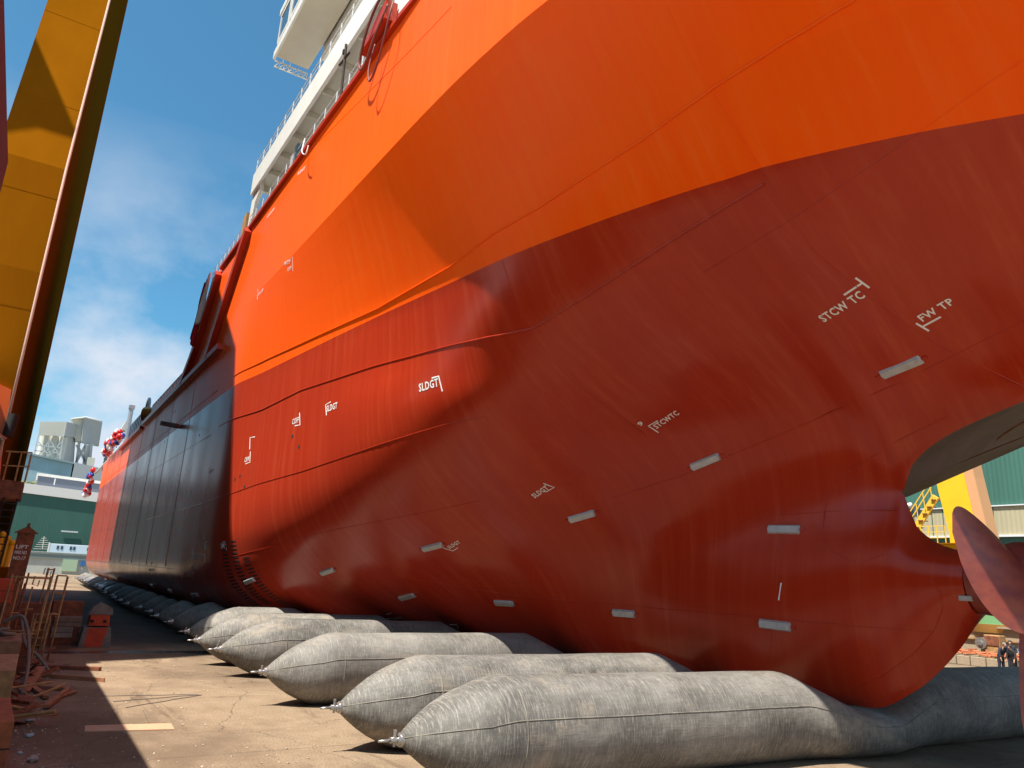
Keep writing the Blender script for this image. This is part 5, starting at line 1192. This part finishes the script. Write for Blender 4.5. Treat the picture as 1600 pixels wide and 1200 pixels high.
for k in range(7): f.box((-33.2+0.38*k, 59.45, 8.4+0.52*k), (0.36, 0.8, 0.06))
kb(f, 'stair_treads', M['rust'], r, I)
f = MB(); f.box((-27.5, 58.0, 2.72), (5.6, 1.2, 0.62), bevel=0.03); kb(f, 'sill_beam', M['yellow_bright'], r, I)
# green and ochre drum vessel on the wall
r = tag(empty('drum_tank', (-29, 57, 2.3)), 'squat green drum with an ochre lower band on top of the tan wall', 'tank'); I = Matrix.Translation(Vector((29, -57, -2.3)))
c = ay(1545, 968, 56.5)
f = MB(); f.tube([(c.x, 57.2, 2.55), (c.x, 57.2, 3.25)], 1.7, 28); kb(f, 'drum', mat('tank_green', (0.16, 0.36, 0.16), 0.5), r, I, smooth=True, auto=40)
f = MB(); f.tube([(c.x, 57.2, 2.0), (c.x, 57.2, 2.56)], [1.55, 1.75], 28); kb(f, 'ochre_band', mat('tank_ochre', (0.55, 0.30, 0.08), 0.6), r, I, smooth=True, auto=40)
# winch in front of the wall
r = tag(empty('winch', (-26.5, 54.5, 0)), 'grey and rust winch housing against the tan wall left of the people', 'winch'); I = Matrix.Translation(Vector((26.5, -54.5, 0)))
c = ay(1551, 1002, 54.6)
f = MB(); f.box((c.x, 54.9, 0.95), (0.95, 0.9, 1.9), bevel=0.03); kb(f, 'housing', M['rust_tan'], r, I)
f = MB(); f.box((c.x, 54.43, 1.55), (0.9, 0.06, 0.6), bevel=0.01); kb(f, 'dark_hood', M['rust'], r, I)
f = MB(); f.tube([(c.x-0.62, 54.3, 1.35), (c.x-0.62, 54.9, 1.35)], 0.36, 18); f.tube([(c.x-0.62, 54.2, 1.35), (c.x-0.62, 54.35, 1.35)], 0.15, 12); kb(f, 'drum', M['steel'], r, I, smooth=True, auto=40)
f = MB(); f.bar((c.x-0.62, 54.6, 0), (c.x-0.62, 54.6, 1.3), 0.22); kb(f, 'pedestal', M['block_grey'], r, I)
# kerb of concrete blocks with rusty scrap on top
rnd = random.Random(21); words = ['first', 'second', 'third', 'fourth', 'fifth', 'sixth', 'seventh', 'eighth']
x = -30.4
for k in range(8):
    w_ = (1.05, 0.9, 0.75, 1.0, 0.85, 0.95, 0.8, 1.0)[k]
    o = tag(empty('kerb_block', (x+w_/2, 52.4, 0)), '%s sun bleached concrete block of the kerb under the rusty scrap, counting from the left' % words[k], 'block', 'kerb blocks')
    f = MB(); f.box((0, 0, 0.29), (w_-0.06, 0.7, 0.58), bevel=0.03); f.build('block_body', M['wall_concrete'], o)
    f = MB(); f.tube([(0, -0.1, 0.56), (0, -0.1, 0.66), (0, 0.1, 0.66), (0, 0.1, 0.56)], 0.018, 6); f.build('lifting_loop', M['rust'], o); x += w_
M['scrap'] = mat('orange_scrap', (0.62, 0.22, 0.10), 0.8, var=0.4, vscale=3)
for k in range(9):
    x = -30.2+0.86*k; a = rnd.uniform(-0.5, 0.5); f = MB()
    f.box((0, 0, 0.16), (0.8, 0.5, 0.1), rot=(rnd.uniform(-.2, .2), rnd.uniform(-.15, .15), 0)); f.box((0.1, 0, 0.3), (0.12, 0.6, 0.34), rot=(0, 0, a)); f.tube([(-0.5, -0.1, 0.24), (0.5, 0.1, 0.34)], 0.06, 8)
    o = f.build('steel_scrap', M['scrap']); o.location = (x, 52.4, 0.58); tag(o, '%s pile of rust orange scrap on the concrete kerb, counting from the left' % (words+['ninth'])[k], 'scrap', 'scrap piles on the kerb')

# ---------------------------------------------------------------- people
M['skin'] = mat('skin', (0.50, 0.28, 0.19), 0.6); M['navy'] = mat('navy_coverall', (0.022, 0.028, 0.055), 0.85, var=0.3, vscale=8); M['dark'] = mat('dark_coverall', (0.02, 0.02, 0.026), 0.85)
M['hair'] = mat('dark_hair', (0.03, 0.025, 0.02), 0.7); M['helmet'] = mat('blue_helmet', (0.06, 0.22, 0.55), 0.35); M['greyhair'] = mat('grey_hair', (0.22, 0.20, 0.18), 0.8); M['grey_coat'] = mat('grey_coverall', (0.13, 0.14, 0.16), 0.85)
def skin_mesh(name, verts, edges, radii, m, parent, root=0, sub=2):
    me = bpy.data.meshes.new(name); me.from_pydata([Vector(v) for v in verts], edges, []); o = bpy.data.objects.new(name, me); COL.objects.link(o)
    sk = o.modifiers.new('sk', 'SKIN'); sk.use_smooth_shade = True
    for i, r_ in enumerate(radii):
        q = me.skin_vertices[0].data[i]; q.radius = (r_, r_) if not isinstance(r_, tuple) else r_; q.use_root = (i == root)
    sb = o.modifiers.new('sb', 'SUBSURF'); sb.levels = sub; sb.render_levels = sub
    dg = bpy.context.evaluated_depsgraph_get(); me2 = bpy.data.meshes.new_from_object(o.evaluated_get(dg)); bpy.data.objects.remove(o)
    me2.materials.clear(); me2.materials.append(m)
    for p in me2.polygons: p.use_smooth = True
    o2 = bpy.data.objects.new(name, me2); COL.objects.link(o2); o2.parent = parent; return o2
def person(label, loc, rz, top, hat=None, hairm=None, lean=0.0, arms='folded', h=1.74):
    """faces local -Y"""
    root = tag(empty('person', loc, rz), label, 'person', None); k = h/1.74
    L_ = lean
    hips = Vector((0, 0.0, 0.95)); chest = Vector((0, -0.30*L_, 1.28)); neck = Vector((0, -0.52*L_, 1.50)); head = Vector((0, -0.62*L_-0.02, 1.60)); crown = Vector((0, -0.66*L_-0.02, 1.70))
    if arms == 'folded':
        aL = [(0.20, -0.42*L_, 1.42), (0.27, -0.45*L_-0.02, 1.15), (0.06, -0.45*L_-0.26, 1.10)]; aR = [(-0.20, -0.42*L_, 1.42), (-0.27, -0.45*L_-0.02, 1.15), (-0.04, -0.45*L_-0.28, 1.06)]
    else:
        aL = [(0.20, -0.42*L_, 1.42), (0.27, -0.42*L_-0.02, 1.13), (0.28, -0.42*L_-0.14, 0.90)]; aR = [(-0.20, -0.42*L_, 1.42), (-0.27, -0.42*L_-0.02, 1.13), (-0.27, -0.42*L_-0.10, 0.88)]
    def legs(s): return [(0.10*s, 0, 0.90), (0.12*s, -0.03, 0.50), (0.13*s, 0.02, 0.09), (0.14*s, -0.16, 0.045)]
    V = [hips, chest, neck, head, crown]; R_ = [0.15, (0.17, 0.12), 0.058, 0.092, 0.085]; E_ = [(0, 1), (1, 2), (2, 3), (3, 4)]
    V.append(head+Vector((0, -0.105, -0.01))); R_.append(0.018); E_.append((3, 5))       # nose
    for A in (aL, aR):
        b0 = len(V); V += [Vector(p) for p in A]; R_ += [0.062, 0.046, 0.032]; E_ += [(1, b0), (b0, b0+1), (b0+1, b0+2)]
        w0 = Vector(A[2]); d = (w0-Vector(A[1])).normalized(); s = d.cross(Vector((0, 0, 1))).normalized() if abs(d.z) < 0.9 else Vector((0, 1, 0))
        p0 = len(V); V.append(w0+d*0.08); R_.append(0.034); E_.append((b0+2, p0))
        for q in range(4):
            f0 = len(V); V += [w0+d*0.12+s*(q-1.5)*0.020, w0+d*(0.165+0.012*(1 if q in (1, 2) else 0))+s*(q-1.5)*0.024+Vector((0, 0, -0.018))]; R_ += [0.009, 0.008]; E_ += [(p0, f0), (f0, f0+1)]
        f0 = len(V); V += [w0+d*0.06+s*0.045, w0+d*0.10+s*0.058]; R_ += [0.011, 0.009]; E_ += [(b0+2, f0), (f0, f0+1)]
    for s in (1, -1):
        b0 = len(V); V += [Vector(p) for p in legs(s)]; R_ += [0.095, 0.066, 0.045, 0.042]; E_ += [(0, b0), (b0, b0+1), (b0+1, b0+2), (b0+2, b0+3)]
    bd_ = skin_mesh('body', [v*k for v in V], E_, [tuple(x*k for x in r_) if isinstance(r_, tuple) else r_*k for r_ in R_], M['skin'], root)
    V = [hips, chest, neck+Vector((0, 0, -0.04))]; R_ = [0.175, (0.20, 0.145), 0.085]; E_ = [(0, 1), (1, 2)]
    for A in (aL, aR):
        b0 = len(V); V += [Vector(p) for p in A[:2]]+[Vector(A[2])*0.9+Vector(A[1])*0.1]; R_ += [0.085, 0.066, 0.05]; E_ += [(1, b0), (b0, b0+1), (b0+1, b0+2)]
    for s in (1, -1):
        b0 = len(V); V += [Vector(p) for p in legs(s)[:3]]; R_ += [0.12, 0.09, 0.07]; E_ += [(0, b0), (b0, b0+1), (b0+1, b0+2)]
    skin_mesh('coverall', [v*k for v in V], E_, [tuple(x*k for x in r_) if isinstance(r_, tuple) else r_*k for r_ in R_], top, root)
    for s in (1, -1):
        f = MB(); p = Vector(legs(s)[3]); f.ico((p.x*k, p.y*k+0.07, 0.05), 0.065, 2, (0.85, 2.2, 0.75)); f.build('boot', M['dark'], root, smooth=True)
    f = MB(); c = (head+Vector((0, 0.012, 0.055)))*k
    if hat is not None:
        f.ico(c+Vector((0, 0, 0.02)), 0.135, 2, (1, 1.15, 0.85)); f.tube([c+Vector((0, -0.02, -0.01)), c+Vector((0, -0.02, 0.0))], 0.165, 18); f.build('helmet', hat, root, smooth=True, auto=50)
    else:
        f.ico(c+Vector((0, 0.02, 0.012)), 0.108, 2, (1, 1.08, 0.95), 0.03); f.build('hair', hairm, root, smooth=True)
    return root
person('man in dark navy coverall bending forward, leftmost of the group beyond the stern', (-22.75, 49.3, 0), math.radians(60), M['navy'], hairm=M['greyhair'], lean=0.75, arms='down', h=1.72)
person('bare headed man in navy jacket standing just behind the bending man', (-22.5, 50.1, 0), math.radians(20), M['navy'], hairm=M['hair'], lean=0.1, h=1.84)
person('man in dark grey coverall between the bare headed man and the blue helmet', (-22.0, 49.2, 0), math.radians(-15), M['dark'], hairm=M['hair'], lean=0.35, arms='down', h=1.62)
person('worker with a blue helmet at the right of the group, by the right edge', (-21.95, 50.4, 0), math.radians(-30), M['grey_coat'], hat=M['helmet'], lean=0.1, h=1.84)
